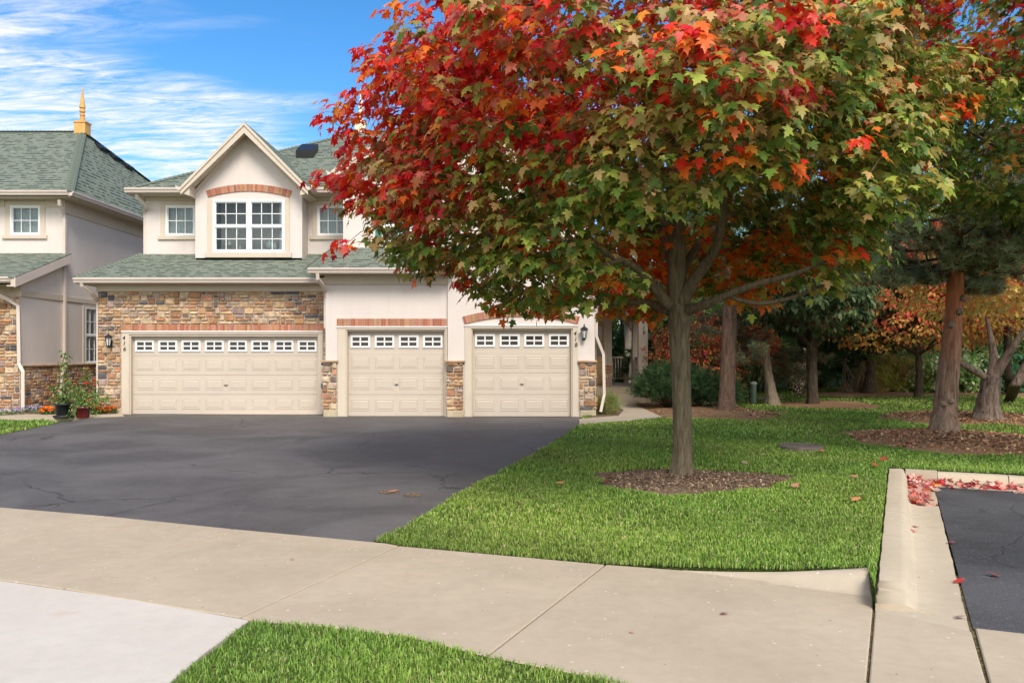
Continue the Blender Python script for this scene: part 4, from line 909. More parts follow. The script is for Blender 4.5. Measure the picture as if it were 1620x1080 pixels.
finial((AP[0], AP[1], AP[2]+.1), 'wood', NH)
sn = (Vector((nx1, 39, EZ))-Vector((nx1, ne, EZ))).cross(Vector(AP)-Vector((nx1, ne, EZ))).normalized(); sn = sn if sn.z > 0 else -sn
for yv in (28.65, 29.35, 30.05):
    zt = 8.72-(yv-28.65)*.22; tt = (zt-EZ)/(AP[2]-EZ); x = nx1+(AP[0]-nx1)*tt+.02; p = Vector((x, yv, zt)); e = Vector((0, 1, 0)); s_ = sn.cross(e).normalized(); s_ = s_ if s_.z > 0 else -s_
    m = MB(); q = [p-e*.28-s_*.15, p+e*.28-s_*.15, p+e*.28+s_*.15, p-e*.28+s_*.15]; m.hexa([tuple(v) for v in q]+[tuple(q[0]+sn*.13), tuple(q[1]+sn*.13), tuple(q[2]+sn*.04), tuple(q[3]+sn*.04)]); m.build('roof_vent', M['black'], NH)

# ================================================================== VEGETATION
def unit(a): return a/np.maximum(1e-9, np.linalg.norm(a, axis=1, keepdims=True))
HALF = np.array([(0, 0), (.13, -.09), (.36, -.07), (.27, .12), (.43, .19), (.60, .40), (.40, .41), (.19, .46), (.27, .66), (.13, .72), (0, 1.02)])
def leaf_template():
    """five-lobed maple leaf folded on its midrib, lobes drooping: verts (x across, y along, z up), triangles"""
    V = [(0, .3)]+[tuple(p) for p in HALF]+[(-x, y) for x, y in HALF[1:-1]]
    V = np.array(V); n = len(HALF)
    T = [(0, 1+i+1, 1+i) for i in range(n-1)]
    left = [1]+[n+1+i for i in range(n-2)]+[n]
    T += [(0, left[i], left[i+1]) for i in range(n-1)]
    z = -.42*(V[:, 0]**2)-.28*np.maximum(0, V[:, 1]-.3)**2+.10*np.abs(V[:, 0])
    return np.column_stack([V[:, 0], V[:, 1], z]), np.array(T)
def oval_template():
    V = np.array([(0, 0, 0), (.28, .35, -.04), (.2, .75, -.1), (0, 1, -.16), (-.2, .75, -.1), (-.28, .35, -.04)]); return V, np.array([(0, 1, 2), (0, 2, 3), (0, 3, 4), (0, 4, 5)])
def place(tmpl, pos, nrm, tip, size, col, curl=None):
    """instances of a leaf template merged into arrays"""
    V, T = tmpl; nrm = unit(nrm); tip = unit(tip-nrm*np.sum(tip*nrm, 1, keepdims=True)); sd = np.cross(tip, nrm)
    n = len(pos); k = len(V); zc = V[None, :, 2:3]*(1 if curl is None else curl[:, None, None])
    W = pos[:, None, :]+size[:, None, None]*(V[None, :, 0:1]*sd[:, None, :]+V[None, :, 1:2]*tip[:, None, :]+zc*nrm[:, None, :])
    TT = (T[None]+(np.arange(n)*k)[:, None, None]).reshape(-1, 3)
    CC = np.repeat(col, k, axis=0)
    return W.reshape(-1, 3), TT, CC
def skeleton(limbs, attract, tw=.012, wood=.35, kinks=.06, seed=1, start=.25, nrad=6):
    """tapered limbs (list of (points, radii)) plus side branches grown to each attractor point"""
    r = random.Random(seed); m = MB(); nodes = []; rad = []
    for pts, rr in limbs:
        P_ = [Vector(p) for p in pts]; path = []; ra = []
        for i in range(len(P_)-1):                                        # Catmull-Rom
            p0 = P_[max(0, i-1)]; p1 = P_[i]; p2 = P_[i+1]; p3 = P_[min(len(P_)-1, i+2)]
            for k in range(4):
                t = k/4; path.append(.5*((2*p1)+(p2-p0)*t+(2*p0-5*p1+4*p2-p3)*t*t+(3*p1-p0-3*p2+p3)*t**3)); ra.append(rr[i]*(1-t)+rr[i+1]*t)
        path.append(P_[-1]); ra.append(rr[-1]); m.tube(path, ra, 10)
        k0 = int(len(path)*start)
        for p, q in list(zip(path, ra))[k0:]: nodes.append(tuple(p)); rad.append(q)
    NA = np.array(nodes); RA = np.array(rad); c0 = NA.mean(0)
    at = sorted([tuple(a) for a in attract], key=lambda a: np.linalg.norm(np.array(a)-c0))
    for a in at:
        A = np.array(a); d = np.linalg.norm(NA-A, axis=1)+.6*np.maximum(0, NA[:, 2]-A[2]+.1); i = int(np.argmin(d)); p = Vector(NA[i]); q = Vector(a); L_ = (q-p).length
        if L_ < .05: continue
        r0 = min(RA[i]*.7, max(tw, .022*L_)); mid = p.lerp(q, .5)+Vector((r.uniform(-1, 1), r.uniform(-1, 1), r.uniform(-.2, 1)))*kinks*L_
        pts = []; n = max(3, int(L_/.18))
        for k in range(n+1):
            t = k/n; pts.append(p*(1-t)**2+mid*2*t*(1-t)+q*t*t)
        rr = [r0*(1-t/n)+tw*.35*(t/n) for t in range(n+1)]
        m.tube(pts, rr, nrad if r0 > .012 else 4)
        NA = np.vstack([NA, [tuple(x) for x in pts[1:]]]); RA = np.append(RA, rr[1:])
    return m, NA
def trunk_mesh(path, radii, n=28, flare=0, rough=.03, vert=14, seed=0, rings=60):
    """round trunk with furrowed, uneven surface"""
    m = MB(); P_ = [Vector(p) for p in path]; vs = []; L_ = [0]
    for a, b in zip(P_[:-1], P_[1:]): L_.append(L_[-1]+(b-a).length)
    tot = L_[-1]; r = random.Random(seed); ph = [r.uniform(0, 6.28) for _ in range(8)]
    for i in range(rings+1):
        s = tot*i/rings; k = 0
        while k < len(L_)-2 and L_[k+1] < s: k += 1
        t = (s-L_[k])/(L_[k+1]-L_[k]); c = P_[k].lerp(P_[k+1], t); R0 = radii[k]*(1-t)+radii[k+1]*t
        R0 += flare*math.exp(-s/.16)
        for j in range(n):
            a = 2*math.pi*j/n; b = rough*(math.sin(vert*a+ph[0]+1.2*math.sin(s*3+ph[1]))*.5+math.sin((vert//2)*a+ph[2]+s*2.5)*.5+.5*math.sin(3*a+ph[3]+s*1.5)+.5*math.sin(s*17+5*a+ph[4])*math.sin(2*a+ph[5]))
            if flare: b += .55*flare/max(.05, R0)*math.exp(-s/.2)*math.sin(5*a+ph[6])
            rr = R0*(1+b); vs.append((c.x+rr*math.cos(a), c.y+rr*math.sin(a), c.z))
    fs = [(i*n+j, i*n+(j+1) % n, (i+1)*n+(j+1) % n, (i+1)*n+j) for i in range(rings) for j in range(n)]+[list(range(rings*n, rings*n+n))]
    m.add(vs, fs); return m

# ---------------- the big red and green maple
LT = leaf_template()
PAL = {'crimson': (.62, .02, .035), 'red': (.82, .05, .02), 'orange': (.85, .17, .02), 'amber': (.72, .30, .04), 'olive': (.33, .28, .055), 'tan': (.58, .38, .14), 'rose': (.62, .17, .11), 'green': (.13, .21, .03), 'deep': (.075, .135, .022), 'lime': (.42, .48, .08), 'rust': (.36, .11, .03)}
KEYS = list(PAL); PV = np.array([PAL[k] for k in KEYS])
def pick(wts, n):
    w_ = np.array([wts.get(k, 0) for k in KEYS], float); w_ /= w_.sum(); return PV[rng.choice(len(KEYS), n, p=w_)]
def maple_crown(root, centers, axis, colour_of, per=(9, 16), size=(.085, .15), spread=.2, name='crown', template=LT, mat='leaf', seed=0):
    Vs, Ts, Cs = [], [], []; off = 0
    allp, alln, allt, alls, allc, allk = [], [], [], [], [], []
    for c in centers:
        n = rng.integers(*per); out = np.array([c[0]-axis[0], c[1]-axis[1], 0.0]); out /= max(.2, np.linalg.norm(out))
        d = unit(rng.normal(size=(n, 3))*[1, 1, .55]+np.array([0, 0, .25])); sp_ = spread*rng.uniform(.25, 1, (n, 1))
        p = c+d*sp_*[1, 1, .75]-np.array([0, 0, 1])*(sp_**2)*.8
        nr = unit(d*.55+out*.55+np.array([0, 0, .75])+rng.normal(size=(n, 3))*.32)
        tp = d*.8+out*.5+np.array([0, 0, -.85])+rng.normal(size=(n, 3))*.35
        allp.append(p); alln.append(nr); allt.append(tp); alls.append(rng.uniform(*size, n)); allc.append(colour_of(c, n)); allk.append(rng.uniform(.3, 2.0, n))
    p = np.vstack(allp); s = np.concatenate(alls); col = np.vstack(allc)*rng.uniform(.75, 1.25, (len(p), 1))
    V, T, CC = place(template, p, np.vstack(alln), np.vstack(allt), s, np.clip(col, 0, .95), np.concatenate(allk))
    return npmesh(name, V, T, CC, M[mat], root)
def prof(z, tab): return np.interp(z, [t[0] for t in tab], [t[1] for t in tab])
def crown_points(n, ctr, tab, shell=.55, seed=3, squash=1.0, shift=(0, 0), gaps=.0):
    g_ = np.random.default_rng(seed); out = []
    zl, zh = tab[0][0], tab[-1][0]; rm = max(t[1] for t in tab)
    while len(out) < n:
        z = g_.uniform(zl, zh); R0 = prof(z, tab)
        if g_.random() > (R0/rm): continue
        a = g_.uniform(0, 2*math.pi); f = (g_.random()**.5) if g_.random() > shell else g_.uniform(.78, 1.0)
        lump = 1+.11*math.sin(3*a+z*1.9+seed)+.09*math.sin(7*a-z*3.1+seed)+.05*math.sin(11*a+z*5)
        r_ = R0*f*lump; x = ctr[0]+r_*math.cos(a); y = ctr[1]+r_*math.sin(a)*squash
        if gaps and vnoise(x*1.3+seed, z*1.6+y*.9, seed) < -1+gaps: continue
        out.append((x, y, z+g_.uniform(-.1, .1)))
    return np.array(out)
bx_, by_ = MAPLE
MT = empty('maple_tree', (bx_, by_, lawn_h(bx_, by_)), 'red and olive maple with straight brown trunk in the soil ring on the lawn', 'tree')
tz = lawn_h(bx_, by_)+.0
tp = [(2.16, by_, tz), (2.17, by_, .5), (2.15, by_, 1.2), (2.13, by_+.02, 1.8), (2.13, by_+.02, 2.05), (2.12, by_, 2.5), (2.11, by_, 3.3)]
trunk_mesh(tp, [.118, .116, .117, .128, .145, .10, .08], 36, .05, .045, 16, 2, 90).build('trunk', M['bark_maple'], MT, True)
def q(u, v, D): return (X(u, D), D, Z(v, D))
limbs = [([q(1068, 490, 10.45), q(1069, 400, 10.45), q(1064, 300, 10.5), q(1075, 150, 10.4), q(1070, 0, 10.4), q(1065, -150, 10.4)], [.11, .10, .085, .06, .035, .01]),
         ([q(1078, 480, 10.4), q(1100, 440, 10.3), q(1135, 385, 10.1), q(1150, 300, 9.9), q(1200, 190, 9.7), q(1250, 60, 9.5), q(1290, -60, 9.4)], [.09, .075, .06, .05, .038, .02, .01]),
         ([q(1060, 485, 10.4), q(1035, 455, 10.3), q(1000, 420, 10.1), q(960, 402, 9.8), q(900, 345, 9.4), q(860, 300, 9.1), q(780, 230, 8.8)], [.08, .065, .05, .04, .03, .02, .01]),
         ([q(1058, 492, 10.5), q(1020, 478, 10.8), q(960, 480, 11.2), q(900, 470, 11.6), q(850, 440, 12.0)], [.065, .05, .04, .025, .012]),
         ([q(1085, 492, 10.4), q(1120, 480, 10.1), q(1180, 455, 9.8), q(1260, 432, 9.5), q(1330, 400, 9.2), q(1400, 360, 9.0)], [.07, .055, .045, .032, .02, .01]),
         ([q(1150, 467, 9.95), q(1200, 480, 9.8), q(1270, 465, 9.6), q(1340, 430, 9.4)], [.028, .03, .022, .01]),
         ([q(1072, 470, 10.5), q(1062, 420, 10.9), q(1040, 340, 11.5), q(1020, 250, 12.0), q(1010, 120, 12.4)], [.07, .055, .045, .03, .012]),
         ([q(1075, 440, 10.5), q(1110, 380, 11.2), q(1180, 320, 11.9), q(1260, 240, 12.4), q(1320, 160, 12.8)], [.06, .05, .035, .025, .01]),
         ([q(1068, 380, 10.45), q(1020, 300, 10.2), q(940, 200, 9.8), q(870, 90, 9.4), q(820, -20, 9.2)], [.06, .045, .035, .025, .01]),
         ([q(985, 412, 9.95), q(920, 425, 9.6), q(850, 410, 9.3), q(770, 370, 9.0), q(700, 300, 8.9)], [.035, .03, .025, .018, .01]),
         ([q(940, 395, 9.7), q(870, 400, 9.9), q(800, 440, 10.1), q(740, 430, 10.2)], [.03, .025, .018, .01])]
ctr = (bx_-.62, by_-.1)
tab = [(2.15, 1.5), (2.5, 2.45), (2.9, 2.95), (3.5, 3.3), (4.0, 3.6), (4.5, 3.86), (4.9, 3.2), (5.3, 2.85), (5.9, 2.65), (6.8, 2.2), (8.0, .8)]
cen = crown_points(3200, ctr, tab, .62, 5, 1.0, gaps=.47)
cen[:, 0] += .5*np.maximum(0, cen[:, 2]-4.8)
keep = (cen[:, 2] < 6.0) | (rng.random(len(cen)) < .3); cen = cen[keep]
inner = (np.hypot(cen[:, 0]-bx_, cen[:, 1]-by_) < 1.35) & (cen[:, 2] < 3.1); cen = cen[~inner | (rng.random(len(cen)) < .12)]
low = (cen[:, 1] < by_+.2) & (cen[:, 0] > 1.35) & (cen[:, 0] < 3.5) & (cen[:, 2] < 3.05); cen = cen[~low]
sec = cen[rng.choice(len(cen), 330, replace=False)]
sk, nodes = skeleton(limbs, sec, .008, kinks=.12, seed=4)
tw_n = nodes[rng.choice(len(nodes), min(len(nodes), 900), replace=False)]
for c in cen[::2]:                                                     # fine twigs to half of the leaf clusters
    d = np.linalg.norm(nodes-c, axis=1); i = int(np.argmin(d))
    if .08 < d[i] < .8: sk.tube([tuple(nodes[i]), tuple((nodes[i]+c)/2+np.array([0, 0, .04])), tuple(c)], [.006, .005, .003], 3, cap=False)
sk.build('branches', M['bark_maple'], MT, True)
def maple_col(c, n):
    x, y, z = c; left = -(x-bx_)/4; f = .12+1.3*left+(.5 if z > 4 else .95)*(z-4.0)+.9*vnoise(x*1.1, z*1.3+y*.5, 4)+.35*rng.normal()-.15*(y-by_)*0
    u = rng.random()
    if z < 3.3 and y > by_-.2 and abs(x-bx_-.3) < 2.1 and u < .75: return pick({'orange': 6, 'amber': 5, 'red': 1, 'lime': 1.5, 'green': 1}, n)  # low far-side leaves: backlight put into the colour as orange and amber
    if f > 1.15: return pick({'crimson': 4, 'red': 6, 'orange': 1.5, 'rose': 2, 'rust': 1} if u < .75 else {'orange': 5, 'amber': 3, 'red': 3}, n)
    if f > .62: return pick({'red': 4, 'crimson': 2, 'rose': 3, 'olive': 3, 'orange': 2, 'rust': 2} if u < .6 else {'olive': 5, 'tan': 4, 'rose': 2, 'amber': 1, 'green': 1}, n)
    if f > .05: return pick({'olive': 5, 'tan': 3, 'green': 3, 'lime': 1.2, 'rose': 1, 'amber': .6} if u < .86 else {'red': 4, 'crimson': 3, 'orange': 2}, n)
    if z > 4.2 and u < .3: return pick({'olive': 4, 'tan': 4, 'lime': 1.5, 'rose': 2, 'amber': 1}, n)
    return pick({'green': 5, 'deep': 1.5, 'lime': 2.4, 'olive': 3, 'tan': 1} if u < .93 else {'orange': 3, 'red': 2, 'amber': 2}, n)
maple_crown(MT, cen, (bx_, by_), maple_col, (17, 27), (.074, .138), .25)
# ---------------- second maple, reaching in from the right
M2 = empty('maple_tree', (9.4, 12.6, lawn_h(9.4, 12.6)), 'darker green maple crown filling the upper right corner of the view', 'tree')
trunk_mesh([(9.4, 12.6, 0), (9.38, 12.6, 1.5), (9.4, 12.55, 3.2)], [.17, .15, .13], 24, .05, .04, 14, 7, 40).build('trunk', M['bark_maple'], M2, True)
c2 = crown_points(2300, (9.1, 12.2), [(3.75, 1.6), (4.1, 3.0), (4.7, 3.8), (5.5, 4.2), (6.5, 4.2), (7.6, 2.6)], .6, 9, gaps=.3)
c2 = c2[(c2[:, 0] < 10.2) & (c2[:, 2] < 7.3)]
l2 = [([(9.4, 12.55, 3.0), (8.7, 12.3, 3.7), (7.6, 12.0, 4.3), (6.5, 11.8, 4.8)], [.08, .06, .04, .015]), ([(9.4, 12.55, 3.1), (9.0, 12.0, 4.2), (8.2, 11.4, 5.3), (7.4, 11, 6.2)], [.08, .06, .04, .015]), ([(9.4, 12.6, 3.1), (9.3, 12.9, 4.6), (8.9, 13.2, 6.3)], [.09, .06, .02]), ([(9.4, 12.55, 3.1), (10.2, 12.2, 4.2), (10.9, 12, 5)], [.07, .05, .02])]
sk, nd2 = skeleton(l2, c2[rng.choice(len(c2), 130, replace=False)], .008, kinks=.12, seed=6); sk.build('branches', M['bark_maple'], M2, True)
def col2(c, n):
    f = vnoise(c[0]*1.2+2, c[2]*1.4, 8)+.3*rng.normal(); u = rng.random()
    if f > .75 or (c[0] < 6.4 and c[2] > 5 and u < .5): return pick({'red': 4, 'orange': 3, 'crimson': 2, 'olive': 2}, n)
    if f > .35: return pick({'olive': 4, 'tan': 3, 'green': 3, 'amber': 1.5, 'lime': 1}, n)
    return pick({'deep': 3, 'green': 6, 'olive': 2.5, 'lime': 1.2}, n)
maple_crown(M2, c2, (9.4, 12.6), col2, (14, 23), (.078, .138), .26)

# ---------------- other trees
OT = oval_template()
def tuft(pos, dirs, ln, width, n, col, cvar=.25):
    """needle tufts: thin triangles fanning round each direction"""
    k = len(pos); P_ = np.repeat(pos, n, 0); D_ = np.repeat(unit(dirs), n, 0)
    d = unit(D_*.75+rng.normal(size=D_.shape)*.6); s = unit(np.cross(d, rng.normal(size=d.shape)))
    L_ = rng.uniform(.7, 1.15, (len(d), 1))*ln; b = P_+D_*rng.uniform(-.5, .5, (len(d), 1))*ln
    V = np.stack([b-s*width, b+s*width, b+d*L_], 1).reshape(-1, 3)
    cc = np.repeat(np.repeat(col, n, 0)*rng.uniform(1-cvar, 1+cvar, (len(d), 1)), 3, 0)
    return V, np.arange(len(V)).reshape(-1, 3), cc
def pine(base, path, radii, boughs, label, matb='bark_pine', cols=((.18, .27, .13), (.25, .32, .19)), ln=.14, wd=.006, nn=16, group=None, dead=.1, seed=1, rings=70, flare=.08, knots=0):
    t = empty('pine_tree', base, label, 'tree', group); r = random.Random(seed)
    tm = trunk_mesh(path, radii, 26, flare, .075, 11, seed, rings)
    tr = tm.build('trunk', M[matb], t, True)
    for k in range(knots):
        s = r.uniform(.12, .8); i = min(len(path)-2, int(s*(len(path)-1))); f = s*(len(path)-1)-i; c = Vector(path[i]).lerp(Vector(path[i+1]), f); ra = radii[i]*(1-f)+radii[i+1]*f; a = r.uniform(math.pi*1.1, math.pi*1.9)
        kn = MB(); p = c+Vector((math.cos(a), math.sin(a), 0))*ra*.85; kn.tube([p, p+Vector((math.cos(a), math.sin(a), .2))*.07, p+Vector((math.cos(a), math.sin(a), .2))*.1], [.07, .055, .035], 9); kn.build('knot', M['bark_pale'], tr, True)
    b = MB(); TP, TD = [], []
    for (s0, dirn, L_, rad) in boughs:
        s0 = Vector(s0); d = Vector(dirn).normalized(); pts = []; n = 8
        for k in range(n+1): f = k/n; pts.append(s0+d*L_*f+Vector((0, 0, -.12*L_*f*f+.05*L_*math.sin(f*5+L_)))+Vector((r.uniform(-1, 1), r.uniform(-1, 1), 0))*.02*L_)
        b.tube(pts, [rad*(1-k/n*.85) for k in range(n+1)], 6)
        for k in range(2, n+1):
            for j in range(4):
                sd = d.cross(Vector((0, 0, 1))).normalized()*r.choice((-1, 1)); dd = (d*.7+sd*r.uniform(.3, 1)+Vector((0, 0, r.uniform(-.3, .5)))).normalized(); l2_ = L_*.30*r.uniform(.5, 1)*(1.15-k/n*.6)
                e = pts[k]+dd*l2_; b.tube([pts[k], (pts[k]+e)/2+Vector((0, 0, -.02)), e], [rad*.3, rad*.2, .004], 4, cap=False)
                for qq in range(5): f = .35+.65*qq/4; TP.append(tuple(pts[k].lerp(e, f)+Vector((r.uniform(-1, 1), r.uniform(-1, 1), r.uniform(-1, 1)))*.06)); TD.append(tuple(dd+Vector((0, 0, .35))))
    b.build('branches', M['bark_dark'], t, True)
    TP, TD = np.array(TP), np.array(TD); c = np.array(cols)[rng.integers(0, len(cols), len(TP))]; br = rng.random(len(TP)) < dead; c[br] = (.23, .12, .05)
    V, T, CC = tuft(TP, TD, ln, wd, nn, c); npmesh('crown', V, T, CC, M['needle'], t); return t
def boughs_round(cx, cy, z0, z1, n, L0, L1, rad, seed, bias=None, up=.15):
    r = random.Random(seed); o = []
    for i in range(n):
        z = z0+(z1-z0)*(i+r.random())/n; a = r.uniform(0, 2*math.pi) if bias is None or r.random() > .5 else bias+r.uniform(-.9, .9)
        L_ = L0+(L1-L0)*r.random(); o.append(((cx, cy, z), (math.cos(a), math.sin(a), up+r.uniform(-.15, .2)), L_, rad*r.uniform(.7, 1.1)))
    return o
by = 15.9
pp_ = [P(1493, 688.5), q(1497, 640, by), q(1500, 590, by), q(1505, 540, by), q(1509, 490, by), q(1512, 440, by), q(1512, 380, by), q(1516, 280, by), q(1520, 150, by)]
pine(P(1493, 688), pp_, [.235, .205, .19, .17, .155, .145, .13, .10, .05],
     boughs_round(X(1512, by), by, 2.95, 4.4, 30, 1.2, 2.3, .045, 3, -math.pi/2)+boughs_round(X(1516, by), by, 4.6, 7.2, 22, 1.0, 2.2, .05, 4)+boughs_round(X(1512, by), by, 2.7, 3.1, 5, .6, 1.3, .03, 8)+[((X(1512, by), by, z_), (d_, -.25+.5*k_/9, .12), 2.0+.12*k_, .04) for k_, (z_, d_) in enumerate([(3.0, -1), (3.15, 1), (3.35, -1), (3.4, 1), (3.6, -1), (3.75, 1), (3.9, -1), (4.0, 1), (4.2, -1), (3.2, -1)])],
     'leaning pine with scaly reddish trunk and limb stubs in mulch near the parking bay', knots=9, seed=5, dead=.2, cols=((.38, .46, .28), (.46, .52, .34), (.32, .38, .2)), wd=.007)
by = 21.9
pine(P(1149, 652), [P(1148, 652.5), q(1150, 620, by), q(1152, 570, by), q(1154, 520, by), q(1154, 470, by), q(1154, 380, by), q(1155, 250, by)], [.225, .205, .195, .185, .17, .14, .06],
     boughs_round(X(1154, by), by, 3.4, 7.6, 34, 1.4, 3.0, .05, 6), 'straight pine with thick brown trunk between the juniper and the path, behind the big maple', matb='bark_trunk', seed=6, ln=.18, wd=.009, nn=13, flare=.03)
by = 24.6
pine(P(1222, 642), [P(1224, 642), q(1219, 615, by), q(1215, 590, by), q(1212, 565, by), q(1210, 520, by), q(1207, 470, by)], [.20, .16, .13, .11, .08, .04],
     boughs_round(X(1212, by), by, 1.2, 3.6, 22, 1.0, 2.2, .03, 7, up=-.05), 'small pale pine with thin leaning trunk and half bare lower limbs on the far lawn', 'bark_pale', ((.17, .22, .12), (.22, .25, .15)), .17, .009, 9, dead=.35, seed=7)

def broad(name, base, trunk, radii, limbs, cen, cols, label, matb, size, per, spread, nsec=60, tmpl=OT, cat='tree', group=None, squ=None, rough=.05, seed=2, nonly=False):
    t = empty(name, base, label, cat, group)
    if trunk: trunk_mesh(trunk, radii, 22, .06, rough, 9, seed, 40).build('trunk', M[matb], t, True)
    sk, nds = skeleton(limbs, cen[rng.choice(len(cen), min(nsec, len(cen)), replace=False)], .01, kinks=.14, seed=seed); sk.build('branches', M[matb], t, True)
    fx = lambda c, n: cols(c, n) if callable(cols) else np.clip(np.array(cols)[rng.integers(0, len(cols), n)]*rng.uniform(.8, 1.2), 0, 1)
    maple_crown(t, cen, (base[0], base[1]), fx, per, size, spread, 'crown', tmpl, 'foliage'); return t
DG = ((.09, .14, .055), (.12, .18, .075), (.18, .24, .11), (.06, .09, .04))
def simple_limbs(x, y, z, h, sp_, rad, n=5, seed=1):
    r = random.Random(seed); o = [([(x, y, z), (x+.05, y, z+h*.5), (x, y, z+h)], [rad, rad*.6, .02])]
    for i in range(n):
        a = 2*math.pi*i/n+r.uniform(-.4, .4); o.append(([(x, y, z), (x+math.cos(a)*sp_*.45, y+math.sin(a)*sp_*.45, z+h*.3), (x+math.cos(a)*sp_*.85, y+math.sin(a)*sp_*.85, z+h*.6)], [rad*.6, rad*.4, .015]))
    return o
# trunk at 1285, 1376
y = 24.2; x = X(1286, y); cn = crown_points(480, (x, y), [(2.2, .9), (2.7, 1.7), (3.6, 2.1), (4.8, 2.0), (6.2, 1.2)], .6, 12)
broad('shade_tree', (x, y, lawn_h(x, y)), [P(1286, 643), q(1285, 600, y), q(1284, 560, y), q(1284, 520, y)], [.16, .145, .13, .11], simple_limbs(x, y, 1.7, 2.6, 1.9, .1), cn, DG, 'young dark green shade tree with slim trunk in a mulch ring mid lawn', 'bark_dark', (.13, .22), (14, 22), .34, seed=12)
y = 29.3; x = X(1376, y); cn = crown_points(520, (x, y), [(1.9, 1.0), (2.4, 2.2), (3.4, 2.8), (5.0, 2.6), (6.6, 1.5)], .6, 13)
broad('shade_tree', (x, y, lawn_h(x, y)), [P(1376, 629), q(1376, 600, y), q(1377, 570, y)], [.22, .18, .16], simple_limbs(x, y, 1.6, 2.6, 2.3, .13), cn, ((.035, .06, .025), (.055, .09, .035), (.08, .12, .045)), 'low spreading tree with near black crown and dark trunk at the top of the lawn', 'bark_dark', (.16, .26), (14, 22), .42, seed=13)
# shaggy multi-limbed tree at right with yellow orange leaves
y = 18.7; x = X(1563, y)
YO = ((.62, .42, .08), (.55, .45, .12), (.68, .30, .07), (.70, .22, .10), (.40, .40, .10), (.66, .5, .16))
cn = crown_points(420, (x+.3, y), [(2.3, 1.3), (2.7, 2.2), (3.4, 2.4), (4.2, 1.9), (5.0, .9)], .6, 14, gaps=.4); cn = cn[(cn[:, 2] > 2.5) | (np.abs(cn[:, 0]-x) > .5)]
lm = [([q(1570, 600, y), q(1585, 575, y), q(1605, 545, y-.2), q(1635, 500, y-.3)], [.13, .11, .08, .02]), ([q(1565, 600, y), q(1530, 580, y-.2), q(1508, 565, y-.3), q(1490, 530, y-.4)], [.08, .07, .05, .02]), ([q(1568, 600, y), q(1572, 560, y+.2), q(1560, 500, y+.4)], [.13, .09, .03])]
def yo(c, n):
    g_ = rng.random(); a = np.array(YO)[rng.integers(0, len(YO), n)]
    return a*(1 if g_ < .7 else .8) if c[2] < 3.3 or g_ < .4 else np.array([(.75, .14, .06), (.72, .25, .08)])[rng.integers(0, 2, n)]
broad('ornamental_tree', P(1563, 668), [P(1561, 668.5), q(1563, 640, y), q(1567, 615, y), q(1570, 597, y)], [.30, .23, .21, .20], lm, cn, yo, 'crooked shaggy barked tree with yellow and orange leaves at the right edge', 'bark_shag', (.09, .15), (12, 20), .3, seed=14, rough=.12)
y = 22.5; x = X(1640, y); cn = crown_points(260, (x, y), [(2.4, 1.2), (3.0, 2.0), (3.8, 2.0), (4.8, 1.0)], .6, 15)
broad('ornamental_tree', P(1600, 640), [P(1594, 640), q(1606, 610, y), q(1625, 575, y), q(1645, 540, y)], [.14, .15, .13, .10], simple_limbs(X(1645, y), y, 1.9, 1.6, 1.7, .09, seed=3), cn, YO, 'tree leaning out of the frame at the right edge, behind the shaggy barked one', 'bark_shag', (.10, .16), (12, 18), .3, seed=15, rough=.09)
# red orange tree behind the pine
y = 26.5; x = X(1452, y)
cn = crown_points(560, (x, y), [(1.75, 1.6), (2.3, 2.7), (3.2, 2.8), (4.2, 2.3), (5.2, 1.2)], .6, 16, gaps=.3)
def ro(c, n):
    t = (c[2]-2.3)/2+.3*rng.normal(); A_ = [(.62, .40, .09), (.5, .42, .12), (.66, .3, .1)] if t < .1 else ([(.75, .12, .07), (.72, .22, .09), (.6, .1, .08)] if t > .35 else [(.72, .25, .09), (.62, .34, .1), (.7, .14, .08)])
    return np.array(A_)[rng.integers(0, 3, n)]
broad('ornamental_tree', (x, y, lawn_h(x, y)), [(x, y, 0), (x+.05, y, .9), (x, y, 1.8)], [.13, .11, .09], simple_limbs(x, y, 1.5, 2.4, 2.3, .07), cn, ro, 'tree with salmon red leaves fading to yellow below, behind the leaning pine', 'bark_dark', (.10, .16), (14, 22), .34, seed=16)
y = 25.0; x = X(1590, y); cn = crown_points(420, (x, y), [(3.4, 1.2), (4.0, 2.6), (5.0, 2.8), (6.0, 1.6)], .6, 17, gaps=.3)
broad('ornamental_tree', (x, y, lawn_h(x, y)), [P(1597, 627), q(1596, 600, y), q(1594, 560, y), q(1592, 480, y)], [.14, .12, .1, .08], simple_limbs(x, y, 3.0, 2.2, 2.3, .07), cn, ((.75, .05, .05), (.65, .03, .05), (.74, .16, .06), (.55, .05, .04)), 'crimson leaved tree showing behind the upper boughs of the leaning pine', 'bark_dark', (.12, .18), (12, 20), .34, seed=17)
